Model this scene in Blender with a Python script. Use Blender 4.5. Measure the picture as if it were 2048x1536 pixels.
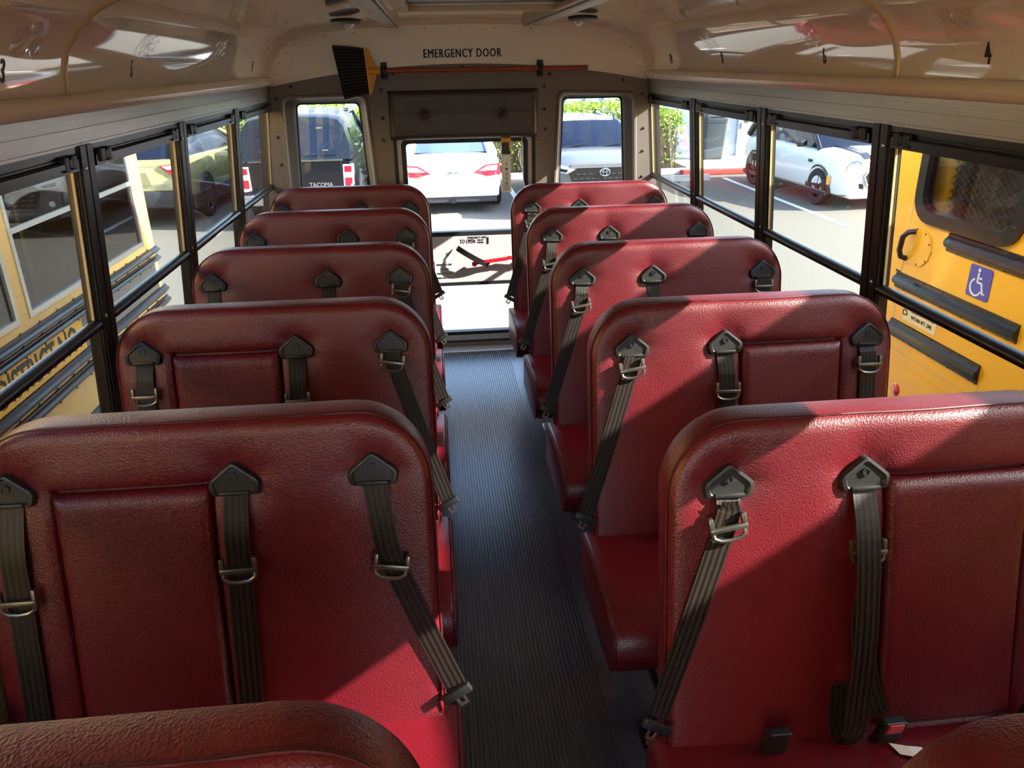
import bpy, bmesh, math, random
from mathutils import Vector, Matrix
for o in list(bpy.data.objects): bpy.data.objects.remove(o)
sc = bpy.context.scene
COL = sc.collection
random.seed(7)
PI = math.pi
# ------------------------------------------------------------------ camera
cam = bpy.data.cameras.new('camera'); camo = bpy.data.objects.new('camera', cam); COL.objects.link(camo)
a, b, c = math.radians(5.2633), math.radians(-22.744), math.radians(-1.046)
F = Vector((math.sin(a)*math.cos(b), math.cos(a)*math.cos(b), math.sin(b)))
R = Vector((math.cos(a), -math.sin(a), 0)); U = R.cross(F)
R2 = R*math.cos(c)+U*math.sin(c); U2 = -R*math.sin(c)+U*math.cos(c)
M = Matrix((R2, U2, -F)).transposed().to_4x4(); M.translation = Vector((-.1823, 0, 1.71))
camo.matrix_world = M
cam.sensor_width = 36.0; cam.lens = 1540/2048*36.0; cam.clip_start = .02; cam.clip_end = 500
sc.camera = camo
# ------------------------------------------------------------------ world, sun, exposure
SUN = Vector((1, -.26, .605)).normalized()
w = bpy.data.worlds.new('world'); sc.world = w; w.use_nodes = True
nt = w.node_tree; bg = nt.nodes['Background']
sky = nt.nodes.new('ShaderNodeTexSky'); sky.sky_type = 'NISHITA'; sky.sun_disc = False
sky.sun_elevation = math.asin(SUN.z); sky.sun_rotation = math.atan2(SUN.x, SUN.y)
sky.air_density = 1.0; sky.dust_density = 1.5; sky.ozone_density = 1.0
nt.links.new(sky.outputs[0], bg.inputs[0]); bg.inputs[1].default_value = .50
sl = bpy.data.lights.new('sun', 'SUN'); sl.energy = 13.5; sl.angle = .009; sl.color = (1, .95, .87)
so = bpy.data.objects.new('sun', sl); COL.objects.link(so)
so.rotation_euler = SUN.to_track_quat('Z', 'Y').to_euler()
vs = sc.view_settings; vs.view_transform = 'Standard'; vs.look = 'None'; vs.gamma = 1; vs.use_curve_mapping = False
vs.exposure = 1.6

# ------------------------------------------------------------------ materials
MT = {}
def _new(name):
    m = bpy.data.materials.new(name); m.use_nodes = True
    return m, m.node_tree, m.node_tree.nodes['Principled BSDF']
def srgb(r, g, b):
    f = lambda v: (v/255/12.92) if v/255 <= .04045 else ((v/255+.055)/1.055)**2.4
    return (f(r), f(g), f(b), 1)
def mat(name, col, rough=.5, metal=0, spec=.5, var=0, vscale=8, bump=0, bscale=200, btype='noise', coat=0, stretch=None, emis=0, dark=None):
    m, t, p = _new(name)
    p.inputs['Base Color'].default_value = col; p.inputs['Roughness'].default_value = rough
    p.inputs['Metallic'].default_value = metal; p.inputs['Specular IOR Level'].default_value = spec
    p.inputs['Coat Weight'].default_value = coat; p.inputs['Coat Roughness'].default_value = .05
    tc = t.nodes.new('ShaderNodeTexCoord'); src = tc.outputs['Object']
    if stretch:
        mp = t.nodes.new('ShaderNodeMapping'); mp.inputs['Scale'].default_value = stretch
        t.links.new(src, mp.inputs[0]); src = mp.outputs[0]
    if var or dark:
        n = t.nodes.new('ShaderNodeTexNoise'); n.inputs['Scale'].default_value = vscale; n.inputs['Detail'].default_value = 6
        t.links.new(src, n.inputs['Vector'])
        rp = t.nodes.new('ShaderNodeValToRGB')
        d = dark if dark else tuple(v*(1-var) for v in col[:3])+(1,)
        l = tuple(min(1, v*(1+var)) for v in col[:3])+(1,)
        rp.color_ramp.elements[0].position = .35; rp.color_ramp.elements[1].position = .65
        rp.color_ramp.elements[0].color = d; rp.color_ramp.elements[1].color = l
        t.links.new(n.outputs[0], rp.inputs[0]); t.links.new(rp.outputs[0], p.inputs['Base Color'])
    if bump:
        if btype == 'voronoi':
            n = t.nodes.new('ShaderNodeTexVoronoi'); n.inputs['Scale'].default_value = bscale; out = n.outputs['Distance']
        else:
            n = t.nodes.new('ShaderNodeTexNoise'); n.inputs['Scale'].default_value = bscale; n.inputs['Detail'].default_value = 4; out = n.outputs[0]
        t.links.new(src, n.inputs['Vector'])
        bn = t.nodes.new('ShaderNodeBump'); bn.inputs['Strength'].default_value = bump; bn.inputs['Distance'].default_value = .002
        t.links.new(out, bn.inputs['Height']); t.links.new(bn.outputs[0], p.inputs['Normal'])
    if emis:
        p.inputs['Emission Color'].default_value = col; p.inputs['Emission Strength'].default_value = emis
    MT[name] = m
    return m
def glass(name, tint, refl=1.0, rough=0.0):
    m = bpy.data.materials.new(name); m.use_nodes = True; t = m.node_tree; t.nodes.clear()
    o = t.nodes.new('ShaderNodeOutputMaterial'); mx = t.nodes.new('ShaderNodeMixShader')
    tr = t.nodes.new('ShaderNodeBsdfTransparent'); tr.inputs[0].default_value = tint
    gl = t.nodes.new('ShaderNodeBsdfGlossy'); gl.inputs['Roughness'].default_value = rough
    lw = t.nodes.new('ShaderNodeLayerWeight'); lw.inputs[0].default_value = .5     # Schlick, the same from both sides
    pw = t.nodes.new('ShaderNodeMath'); pw.operation = 'POWER'; pw.inputs[1].default_value = 5
    ml = t.nodes.new('ShaderNodeMath'); ml.operation = 'MULTIPLY_ADD'; ml.inputs[1].default_value = .96*min(refl, 1); ml.inputs[2].default_value = .04*refl; ml.use_clamp = True
    t.links.new(lw.outputs['Facing'], pw.inputs[0]); t.links.new(pw.outputs[0], ml.inputs[0]); t.links.new(ml.outputs[0], mx.inputs[0])
    t.links.new(tr.outputs[0], mx.inputs[1]); t.links.new(gl.outputs[0], mx.inputs[2]); t.links.new(mx.outputs[0], o.inputs[0])
    MT[name] = m
    return m
mat('leather', srgb(92, 12, 23), .40, spec=.6, var=.10, vscale=5, bump=.30, bscale=260, btype='voronoi')
mat('leather_smooth', srgb(92, 12, 23), .34, var=.12, vscale=7, bump=.22, bscale=230, btype='voronoi')
mat('seam', srgb(70, 8, 16), .5)
mat('black_plastic', srgb(26, 25, 25), .42)
mat('guide_plastic', srgb(38, 37, 36), .38, var=.15, vscale=90, bump=.15, bscale=500)
mat('black_metal', srgb(16, 16, 18), .28, spec=.6)
mat('pillar_black', srgb(24, 21, 21), .38)
mat('gunmetal', srgb(120, 118, 112), .32, metal=.85)
mat('steel', srgb(190, 188, 182), .28, metal=1)
mat('alu', srgb(190, 186, 178), .34, metal=.75, stretch=(60, .6, 60), var=.08, vscale=5)
mat('cream', srgb(240, 231, 218), .04, coat=1.0, spec=.6)
mat('cream_matt', srgb(234, 224, 206), .25)
mat('seam_strip', srgb(190, 170, 130), .3)
mat('grey_plastic', srgb(112, 103, 96), .45, bump=.1, bscale=400)
mat('grey_dark', srgb(70, 62, 58), .45)  # window recess grey: its shadow and darker rubber put into the colour
mat('pad', srgb(62, 54, 52), .45, bump=.1, bscale=500)
mat('white_paint', srgb(222, 216, 216), .35)
mat('door_panel', srgb(200, 192, 196), .4)
mat('rubber', srgb(22, 21, 22), .55)
mat('floor_rubber', srgb(84, 86, 92), .26, spec=.7, var=.15, vscale=6, bump=.06, bscale=300)
mat('rib_rubber', srgb(88, 86, 88), .27, spec=.7, stretch=(30, 2.2, 30), var=.12, vscale=3)
mat('ink', srgb(20, 18, 18), .5)
mat('red_paint', srgb(205, 20, 38), .4)
mat('red_button', srgb(225, 30, 50), .35)
mat('broom_yellow', srgb(225, 165, 20), .45)
mat('bristle', srgb(22, 20, 22), .6, stretch=(.4, 1, 8), bump=.8, bscale=60)
mat('wood', srgb(150, 68, 42), .4, stretch=(1, 20, 20), var=.2, vscale=6)
mat('paper', srgb(225, 224, 222), .6)
mat('paper_cream', srgb(232, 214, 170), .55)
mat('sign_yellow', srgb(240, 180, 40), .4)
mat('sign_blue', srgb(58, 66, 160), .35)
mat('bus_yellow', srgb(240, 172, 24), .3, coat=.35, var=.03, vscale=1.5)
mat('bus_yellow_shaded', srgb(226, 184, 100), .38, var=.05, vscale=2)  # school bus yellow turned tan: shade on the left bus put into the colour
mat('rub_rail', srgb(30, 27, 22), .24, spec=.35)
mat('bus_dark', srgb(40, 38, 36), .6)
mat('bus_grey', srgb(92, 92, 92), .4)
mat('asphalt', srgb(98, 95, 86), .9, var=.12, vscale=60, bump=.5, bscale=150)
mat('asphalt_dark', srgb(150, 148, 142), .9, var=.12, vscale=60)
mat('line_white', srgb(235, 235, 230), .7, var=.1, vscale=20)
mat('concrete', srgb(205, 200, 190), .85, var=.08, vscale=9)
mat('curb_red', srgb(176, 70, 62), .8, var=.15, vscale=9)
mat('wall_grey', srgb(196, 198, 202), .8, var=.03, vscale=3)
mat('wall_grey_tinted', srgb(150, 162, 182), .8, var=.03, vscale=3)  # same pale grey wall, bluish cast of tinted glass put into the colour
mat('window_blue', srgb(150, 170, 190), .1, spec=.8)
mat('bin_green', srgb(48, 58, 66), .5)
mat('leaf', srgb(150, 182, 40), .5, dark=srgb(84, 120, 22), var=.2, vscale=30)
mat('twig', srgb(70, 62, 40), .8, var=.4, vscale=20)
mat('car_white', srgb(222, 222, 222), .25, coat=.8)
mat('car_navy', srgb(9, 13, 22), .25, coat=.3)
mat('car_grey', srgb(112, 114, 118), .2, coat=1, metal=.2)
mat('car_olive', srgb(150, 146, 104), .22, coat=1, metal=.25)
mat('car_black', srgb(14, 14, 16), .25, coat=.6)
mat('car_trim', srgb(42, 42, 44), .55)
mat('car_glass', srgb(18, 26, 44), .06, spec=.35)
mat('car_glass_blue', srgb(66, 82, 128), .12, spec=.8)
mat('tyre', srgb(28, 28, 29), .75)
mat('rim', srgb(120, 122, 126), .3, metal=.8)
mat('rim_black', srgb(30, 30, 32), .3, metal=.5)
mat('lamp_red', srgb(190, 22, 48), .15, coat=1)
mat('lamp_amber', srgb(240, 170, 60), .15, coat=1)
mat('lamp_clear', srgb(220, 228, 235), .1, coat=1, spec=.8)
mat('lamp_grey', srgb(120, 128, 138), .1, coat=1, spec=.8)
mat('plate', srgb(210, 228, 236), .4)
mat('chrome', srgb(225, 228, 230), .08, metal=1)
glass('pane_tint', (.82, .84, .82, 1), 1.0)
glass('pane_rear', (.76, .78, .78, 1), 1.0)
glass('pane_clear', (.95, .96, .97, 1), 1.0)
glass('pane_bus', (.5, .52, .5, 1), 2.0)
glass('film', (.97, .97, .97, 1), 1.6, .06)
def belt_mat():
    m, t, p = _new('webbing')
    uv = t.nodes.new('ShaderNodeUVMap'); sp = t.nodes.new('ShaderNodeSeparateXYZ'); t.links.new(uv.outputs[0], sp.inputs[0])
    mu = t.nodes.new('ShaderNodeMath'); mu.operation = 'MULTIPLY'; mu.inputs[1].default_value = 2*PI*4; t.links.new(sp.outputs[0], mu.inputs[0])
    si = t.nodes.new('ShaderNodeMath'); si.operation = 'COSINE'; t.links.new(mu.outputs[0], si.inputs[0])
    rp = t.nodes.new('ShaderNodeValToRGB'); rp.color_ramp.elements[0].position = .25; rp.color_ramp.elements[1].position = .6
    rp.color_ramp.elements[0].color = srgb(15, 12, 11); rp.color_ramp.elements[1].color = srgb(44, 35, 30)
    mr = t.nodes.new('ShaderNodeMapRange'); mr.inputs[1].default_value = -1; mr.inputs[2].default_value = 1
    t.links.new(si.outputs[0], mr.inputs[0]); t.links.new(mr.outputs[0], rp.inputs[0]); t.links.new(rp.outputs[0], p.inputs['Base Color'])
    p.inputs['Roughness'].default_value = .42; p.inputs['Specular IOR Level'].default_value = .35
    n = t.nodes.new('ShaderNodeTexNoise'); n.inputs['Scale'].default_value = 900; bn = t.nodes.new('ShaderNodeBump'); bn.inputs['Strength'].default_value = .25; bn.inputs['Distance'].default_value = .001
    tc = t.nodes.new('ShaderNodeTexCoord'); t.links.new(tc.outputs['Object'], n.inputs['Vector']); t.links.new(n.outputs[0], bn.inputs['Height']); t.links.new(bn.outputs[0], p.inputs['Normal'])
    MT['webbing'] = m
belt_mat()
def scuff(m):   # pale scuff streaks worn into the floor rubber, running along the aisle
    t = m.node_tree; p = t.nodes['Principled BSDF']; old = p.inputs['Base Color'].links[0].from_socket
    tc = t.nodes.new('ShaderNodeTexCoord'); mp = t.nodes.new('ShaderNodeMapping'); mp.inputs['Scale'].default_value = (60, 9, 1)
    n = t.nodes.new('ShaderNodeTexNoise'); n.inputs['Scale'].default_value = 1.0; n.inputs['Detail'].default_value = 3
    rp = t.nodes.new('ShaderNodeValToRGB'); rp.color_ramp.elements[0].position = .70; rp.color_ramp.elements[1].position = .76
    mx = t.nodes.new('ShaderNodeMix'); mx.data_type = 'RGBA'
    t.links.new(tc.outputs['Object'], mp.inputs[0]); t.links.new(mp.outputs[0], n.inputs['Vector']); t.links.new(n.outputs[0], rp.inputs[0])
    t.links.new(rp.outputs[0], mx.inputs[0]); t.links.new(old, mx.inputs[6]); mx.inputs[7].default_value = srgb(120, 122, 124)
    t.links.new(mx.outputs[2], p.inputs['Base Color'])
scuff(MT['floor_rubber']); scuff(MT['rib_rubber'])

# ------------------------------------------------------------------ mesh helpers
ID = lambda x, y, z: (x, y, z)
class MB:
    def __init__(s): s.v = []; s.f = []; s.uv = {}
    def add(s, vs, fs, fn=ID):
        o = len(s.v); s.v += [tuple(fn(*p)) for p in vs]; s.f += [tuple(i+o for i in f) for f in fs]; return s
    def box(s, x0, x1, y0, y1, z0, z1, fn=ID):
        return s.add([(x0, y0, z0), (x1, y0, z0), (x1, y1, z0), (x0, y1, z0), (x0, y0, z1), (x1, y0, z1), (x1, y1, z1), (x0, y1, z1)],
                     [(0, 3, 2, 1), (4, 5, 6, 7), (0, 1, 5, 4), (1, 2, 6, 5), (2, 3, 7, 6), (3, 0, 4, 7)], fn)
    def rbox(s, x0, x1, y0, y1, z0, z1, r, fn=ID, seg=2):
        bm = bmesh.new(); bmesh.ops.create_cube(bm, size=1)
        for v in bm.verts: v.co = Vector(((x0+x1)/2+v.co.x*(x1-x0), (y0+y1)/2+v.co.y*(y1-y0), (z0+z1)/2+v.co.z*(z1-z0)))
        bmesh.ops.bevel(bm, geom=bm.edges[:], offset=r, segments=seg, affect='EDGES', profile=.5)
        bm.verts.index_update(); vs = [tuple(v.co) for v in bm.verts]; fs = [tuple(v.index for v in f.verts) for f in bm.faces]; bm.free()
        return s.add(vs, fs, fn)
    def prism(s, poly, ax, a0, a1, fn=ID):   # poly in the two other axes, extruded along ax
        mk = {'x': lambda p, q, t: (t, p, q), 'y': lambda p, q, t: (p, t, q), 'z': lambda p, q, t: (p, q, t)}[ax]
        n = len(poly); vs = [mk(p, q, a0) for p, q in poly]+[mk(p, q, a1) for p, q in poly]
        fs = [tuple(range(n)), tuple(reversed(range(n, 2*n)))]+[(i, i+n, (i+1) % n+n, (i+1) % n) for i in range(n)]
        return s.add(vs, fs, fn)
    def tube(s, path, r, n=8, fn=ID, closed=False):
        P = [Vector(p) for p in path]; m = len(P); vs = []; fs = []
        up = None
        for i in range(m):
            if closed: d = P[(i+1) % m]-P[i-1]
            else: d = P[min(i+1, m-1)]-P[max(i-1, 0)]
            d.normalize()
            if up is None:
                up = Vector((0, 0, 1)) if abs(d.z) < .9 else Vector((1, 0, 0))
            u = (up-d*up.dot(d)).normalized(); up = u; q = d.cross(u)
            rr = r[i] if isinstance(r, (list, tuple)) else r
            for k in range(n):
                t = 2*PI*k/n; vs.append(tuple(P[i]+u*rr*math.cos(t)+q*rr*math.sin(t)))
        for i in range(m if closed else m-1):
            for k in range(n):
                j = (i+1) % m; fs.append((i*n+k, i*n+(k+1) % n, j*n+(k+1) % n, j*n+k))
        if not closed: fs += [tuple(reversed(range(n))), tuple(range((m-1)*n, m*n))]
        return s.add(vs, fs, fn)
    def lathe(s, prof, n=24, fn=ID, caps=True):   # prof (r,h) about local z
        vs = []; fs = []; m = len(prof)
        for r, h in prof:
            for k in range(n): vs.append((r*math.cos(2*PI*k/n), r*math.sin(2*PI*k/n), h))
        for i in range(m-1):
            for k in range(n): fs.append((i*n+k, i*n+(k+1) % n, (i+1)*n+(k+1) % n, (i+1)*n+k))
        if caps and prof[0][0] > 1e-5: fs.append(tuple(reversed(range(n))))
        if caps and prof[-1][0] > 1e-5: fs.append(tuple(range((m-1)*n, m*n)))
        return s.add(vs, fs, fn)
    def loft(s, rings, fn=ID, closed=True, caps=True):
        n = len(rings[0]); vs = [p for r in rings for p in r]; fs = []
        for i in range(len(rings)-1):
            for k in range(n if closed else n-1): fs.append((i*n+k, i*n+(k+1) % n, (i+1)*n+(k+1) % n, (i+1)*n+k))
        if caps and closed: fs += [tuple(reversed(range(n))), tuple(range((len(rings)-1)*n, len(rings)*n))]
        return s.add(vs, fs, fn)
    def ribbon(s, pts, wv, th, fn=ID, nrm=None):   # strap: pts centre line, wv half-width vectors, th thickness; UV u across
        o = len(s.v); m = len(pts)
        for i, p in enumerate(pts):
            p = Vector(p); wd = Vector(wv[i] if isinstance(wv, list) else wv)
            d = Vector(pts[min(i+1, m-1)])-Vector(pts[max(i-1, 0)]); nn = wd.cross(d).normalized()*th/2
            for q in (p-wd-nn, p+wd-nn, p+wd+nn, p-wd+nn): s.v.append(tuple(fn(*q)))
        for i in range(m-1):
            for k in range(4):
                f = (o+i*4+k, o+i*4+(k+1) % 4, o+i*4+4+(k+1) % 4, o+i*4+4+k); s.uv[len(s.f)] = {0: (0, 1, 1, 0), 1: (1, 1, 1, 1), 2: (1, 0, 0, 1), 3: (0, 0, 0, 0)}[k]; s.f.append(f)
        s.f.append((o+3, o+2, o+1, o)); s.f.append((o+(m-1)*4, o+(m-1)*4+1, o+(m-1)*4+2, o+(m-1)*4+3))
        return s
    def plate(s, outer, holes, y0, y1, fn=ID):   # flat plate in xz with holes, thickness y0..y1
        bm = bmesh.new(); es = []
        for lp in [outer]+holes:
            vv = [bm.verts.new((p[0], y0, p[1])) for p in lp]
            es += [bm.edges.new((vv[i], vv[(i+1) % len(vv)])) for i in range(len(vv))]
        bmesh.ops.triangle_fill(bm, use_beauty=True, edges=es)
        fs0 = bm.faces[:]
        ex = bmesh.ops.extrude_face_region(bm, geom=fs0)
        for g in ex['geom']:
            if isinstance(g, bmesh.types.BMVert): g.co.y = y1
        bmesh.ops.recalc_face_normals(bm, faces=bm.faces[:]); bm.verts.index_update()
        vs = [tuple(v.co) for v in bm.verts]; fs = [tuple(v.index for v in f.verts) for f in bm.faces]; bm.free()
        return s.add(vs, fs, fn)
    def mesh(s, name, m, smooth=None, base=Vector((0, 0, 0)), fix=True):
        me = bpy.data.meshes.new(name); me.from_pydata([tuple(Vector(p)-base) for p in s.v], [], s.f)
        if s.uv:
            ul = me.uv_layers.new(name='UVMap')
            for fi, us in s.uv.items():
                for k, li in enumerate(me.polygons[fi].loop_indices): ul.data[li].uv = (us[k], 0)
        elif fix:
            bm = bmesh.new(); bm.from_mesh(me); bmesh.ops.recalc_face_normals(bm, faces=bm.faces[:]); bm.to_mesh(me); bm.free()
        if smooth is not None:
            for p in me.polygons: p.use_smooth = True
            me.set_sharp_from_angle(angle=math.radians(smooth))
        me.materials.append(MT[m] if isinstance(m, str) else m)
        return me
BASE = {}
def tag(o, label=None, cat=None, group=None, kind=None):
    if label: o['label'] = label
    if cat: o['category'] = cat
    if group: o['group'] = group
    if kind: o['kind'] = kind
    return o
def root(name, loc=(0, 0, 0), label=None, cat=None, group=None, kind=None, local=False):
    o = bpy.data.objects.new(name, None); COL.objects.link(o); o.empty_display_size = .1; o.location = loc
    BASE[o] = Vector((0, 0, 0)) if local else Vector(loc)
    return tag(o, label, cat, group, kind)
def part(name, mb, m, parent=None, smooth=None, label=None, kind=None, cat=None, group=None):
    base = BASE.get(parent, Vector((0, 0, 0))) if parent else Vector((0, 0, 0))
    me = mb if isinstance(mb, bpy.types.Mesh) else mb.mesh(name, m, smooth, base)
    o = bpy.data.objects.new(name, me); COL.objects.link(o)
    if parent: o.parent = parent; BASE[o] = base
    else: BASE[o] = Vector((0, 0, 0))
    return tag(o, label, cat, group, kind)
def solo(name, mb, m, smooth=None, **k):     # a top-level thing that is one mesh, origin at its foot
    xs = [p[0] for p in mb.v]; ys = [p[1] for p in mb.v]; zs = [p[2] for p in mb.v]
    b0 = Vector(((min(xs)+max(xs))/2, (min(ys)+max(ys))/2, min(zs)))
    o = bpy.data.objects.new(name, mb.mesh(name, m, smooth, b0)); COL.objects.link(o); o.location = b0; BASE[o] = b0
    return tag(o, k.get('label'), k.get('cat'), k.get('group'), k.get('kind'))
def text_mb(body, size, fn, align='CENTER', sx=1.0, depth=.0, bold=0, spacing=1.0):
    cu = bpy.data.curves.new('lettering', 'FONT'); cu.body = body; cu.size = size; cu.align_x = align; cu.align_y = 'CENTER'
    cu.resolution_u = 2; cu.offset = bold; cu.space_character = spacing; cu.extrude = .0006+depth
    ob = bpy.data.objects.new('lettering', cu); COL.objects.link(ob)
    dg = bpy.context.evaluated_depsgraph_get(); me = bpy.data.meshes.new_from_object(ob.evaluated_get(dg))
    mb = MB(); mb.add([(v.co.x*sx, v.co.y, v.co.z) for v in me.vertices], [tuple(p.vertices) for p in me.polygons], fn)
    bpy.data.objects.remove(ob); bpy.data.meshes.remove(me); bpy.data.curves.remove(cu)
    return mb
def rrect(x0, x1, z0, z1, r, n=5):
    out = []
    for cx, cz, a0 in ((x1-r, z1-r, 0), (x0+r, z1-r, 90), (x0+r, z0+r, 180), (x1-r, z0+r, 270)):
        for k in range(n+1):
            t = math.radians(a0+90*k/n); out.append((cx+r*math.cos(t), cz+r*math.sin(t)))
    return out
def rquad(pts, r, n=5):   # rounded convex quad
    out = []; m = len(pts)
    for i in range(m):
        p = Vector(pts[i]); q0 = (Vector(pts[i-1])-p).normalized(); q1 = (Vector(pts[(i+1) % m])-p).normalized()
        A = p+q0*r; B = p+q1*r
        for k in range(n+1):
            t = k/n; out.append(tuple((1-t)**2*A+2*t*(1-t)*p+t*t*B))
    return out

# ================================================================== THE BUS: structure
YR = 4.72                                   # inner face of the rear wall
YF = -1.9                                   # front of the body
PY = [4.737-.8523*k for k in range(8)]      # window pillars, rear to front
wx = lambda z: 1.14-.083*(z-1.046)          # inner wall line, leaning inward
def side(s): return lambda n, y, z: (s*(wx(z)-n), y, z)
# floor
fl = part('floor', MB().box(-1.26, 1.26, YF, YR+.08, -.06, 0), 'floor_rubber', label='dark grey rubber floor of the bus', kind='structure')
rb = MB()
n = 38; wR = .462; x0 = -.231
for k in range(n):
    xa = x0+wR*k/n; pw = wR/n
    rb.add([(xa, YF, .0), (xa, 4.60, .0), (xa+pw*.12, YF, .007), (xa+pw*.12, 4.60, .007), (xa+pw*.50, YF, .007), (xa+pw*.50, 4.60, .007), (xa+pw*.62, YF, .0005), (xa+pw*.62, 4.60, .0005), (xa+pw, YF, .0005), (xa+pw, 4.60, .0005)],
           [(0, 1, 3, 2), (2, 3, 5, 4), (4, 5, 7, 6), (6, 7, 9, 8)])
part('ribbed_aisle_runner', rb, 'rib_rubber', fl, label='ribbed black rubber aisle runner', kind='stuff')
part('threshold_strip', MB().rbox(-.42, .42, 4.60, 4.70, .0, .016, .004), 'alu', fl, label='aluminium threshold strip at the rear door')
# walls
for s, nm, sd in ((-1, 'left', 'left'), (1, 'right', 'right')):
    f = side(s)
    wl = part('wall_'+nm, MB().box(-.06, -.045, YF, YR+.08, -.42, .62, f).box(-.06, -.02, YF, YR+.08, 1.525, 1.75, f), 'bus_yellow_shaded', label='%s side wall of the bus with a row of black framed windows' % sd, kind='structure')
    part('inner_panel', MB().box(-.03, -.008, YF, YR, 0, .60, f), 'grey_plastic', wl)
    part('window_sill', MB().rbox(-.06, .012, YF, YR, .592, .622, .006, f), 'black_metal', wl)
    part('corner_post', MB().box(-.055, .0, 4.735, YR+.095, .60, 1.528, f), 'pillar_black', wl)
    for k, y in enumerate(PY):
        hw = .047 if k else .02
        p = MB().box(-.018, .016, y-hw, y+hw, .60, 1.528, f).box(.016, .021, y-hw+.008, y-.004, .60, 1.528, f).box(.016, .021, y+.004, y+hw-.008, .60, 1.528, f)
        pp = part('window_pillar', p, 'pillar_black', wl)
        if 0 < k < 6:
            for zz in (1.472, 1.075, .70):
                part('screw', MB().lathe([(.0, .004), (.005, .003), (.0065, 0)], 10, lambda x, y2, z, s=s, y=y, zz=zz: (s*(wx(zz)-.021-z), y-.022+x, zz+y2)), 'steel', pp, 40)
    # header trim: extruded aluminium and a cream bullnose above it
    tr = MB(); tr.box(-.02, .012, YF, YR-.002, 1.527, 1.606, f).box(.012, .016, YF, YR-.002, 1.598, 1.606, f).box(.012, .0145, YF, YR-.002, 1.566, 1.570, f).box(.012, .0145, YF, YR-.002, 1.527, 1.534, f)
    part('trim_%d' % (1 if s < 0 else 2), tr, 'alu', label='brushed aluminium header band above the %s windows' % sd, kind='structure')
    prof = [(1.095, 1.604), (1.066, 1.606), (1.052, 1.615), (1.047, 1.628), (1.052, 1.641), (1.066, 1.650), (1.095, 1.652)]
    rings = [[(s*x, y, z) for x, z in prof] for y in (YF, 2.0, YR-.06)]+[[(s*(1.095-(1.095-x)*q), y, 1.628+(z-1.628)*q) for x, z in prof] for y, q in ((YR-.03, .9), (YR-.012, .65), (YR-.004, .3))]
    part('trim_%d' % (3 if s < 0 else 4), MB().loft(rings), 'cream_matt', smooth=40, label='cream rounded moulding over the %s window header' % sd, kind='structure')
# windows
wn = 0
for s, sd in ((-1, 'left'), (1, 'right')):
    f = side(s)
    for k in range(7):
        wn += 1
        y1, y0 = PY[k]-(.047 if k else .02), PY[k+1]+.047
        od = ['rearmost', 'second from the rear', 'third from the rear', 'fourth from the rear', 'fifth from the rear', 'sixth from the rear', 'seventh from the rear'][k]
        r = root('window_%d' % wn, (s*wx(.62), (y0+y1)/2, .62), '%s window of the %s bus wall in a black frame' % (od, sd), kind='structure')
        fr = MB().box(-.03, .014, y0, y1, 1.512, 1.529, f).box(-.03, .008, y0, y1, 1.494, 1.512, f).box(-.02, .010, y0, y0+.004, .622, 1.512, f).box(-.02, .010, y1-.004, y1, .622, 1.512, f).box(.008, .012, y0, y1, 1.503, 1.506, f)
        part('frame', fr, 'black_metal', r)
        sash = part('upper_sash', MB().box(-.012, .020, y0+.010, y1-.010, 1.470, 1.498, f).box(.020, .026, y0+.06, y1-.06, 1.484, 1.496, f).box(-.012, .006, y0+.004, y0+.010, 1.05, 1.462, f).box(-.012, .006, y1-.010, y1-.004, 1.05, 1.462, f), 'black_metal', r)
        for yy, d in ((y0+.030, 1), (y1-.030, -1)):
            lt = MB().rbox(.010, .027, min(yy, yy+d*.030), max(yy, yy+d*.030), 1.478, 1.512, .003, f).rbox(.018, .028, min(yy+d*.03, yy+d*.05), max(yy+d*.03, yy+d*.05), 1.482, 1.506, .003, f).rbox(.010, .028, min(yy+d*.05, yy+d*.072), max(yy+d*.05, yy+d*.072), 1.476, 1.512, .003, f)
            part('latch', lt, 'black_plastic', r)
        part('gasket', MB().box(-.003, .004, y1-.0135, y1-.010, 1.073, 1.470, f).box(-.003, .004, y0+.010, y0+.0135, 1.073, 1.470, f), 'seam_strip', r)
        rail = [(-.004, 1.042), (.012, 1.042), (.020, 1.048), (.021, 1.056), (.017, 1.066), (.006, 1.073), (-.004, 1.073)]
        part('mid_rail', MB().loft([[(nn, y, z) for nn, z in rail] for y in (y0, y1)], f), 'black_metal', r, 50)
        part('pane', MB().box(-.006, -.002, y0+.008, y1-.008, 1.05, 1.47, f), 'pane_tint', r)
        part('pane', MB().box(-.016, -.012, y0+.005, y1-.005, .62, 1.045, f), 'pane_tint', r)
# ceiling
CP = [(1.090, 1.645), (1.087, 1.70), (1.068, 1.755), (1.030, 1.805), (.975, 1.845), (.90, 1.875), (.78, 1.897), (.60, 1.912), (.40, 1.922), (.20, 1.928), (0, 1.930)]
ARCH = [(1.068, 1.628), (1.058, 1.685), (1.028, 1.742), (.985, 1.792), (.935, 1.832), (.868, 1.855), (.76, 1.872), (.60, 1.886), (.40, 1.896), (.20, 1.903), (0, 1.906)]
full = lambda P: [(x, z) for x, z in P]+[(-x, z) for x, z in reversed(P[:-1])]
def shell(Pf, ys, th=.02):
    mb = MB(); rings = []
    for y in ys:
        ins = full(Pf); rings.append([(x, y, z) for x, z in ins]+[(x*(1+th/1.1), y, z+th) for x, z in reversed(ins)])
    return mb.loft(rings)
ce = root('ceiling', (0, 2, 1.64), 'glossy cream ceiling of the bus with rounded coves', kind='structure')
YS = 2.16
part('rear_panel', shell(CP, [YS, 2.8, 3.4, 4.0, 4.62]), 'cream', ce, 40)
part('front_panel', shell(CP, [YF, -1, 0, 1, YS]), 'cream', ce, 40)
tp = full(CP); bow = MB()
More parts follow.
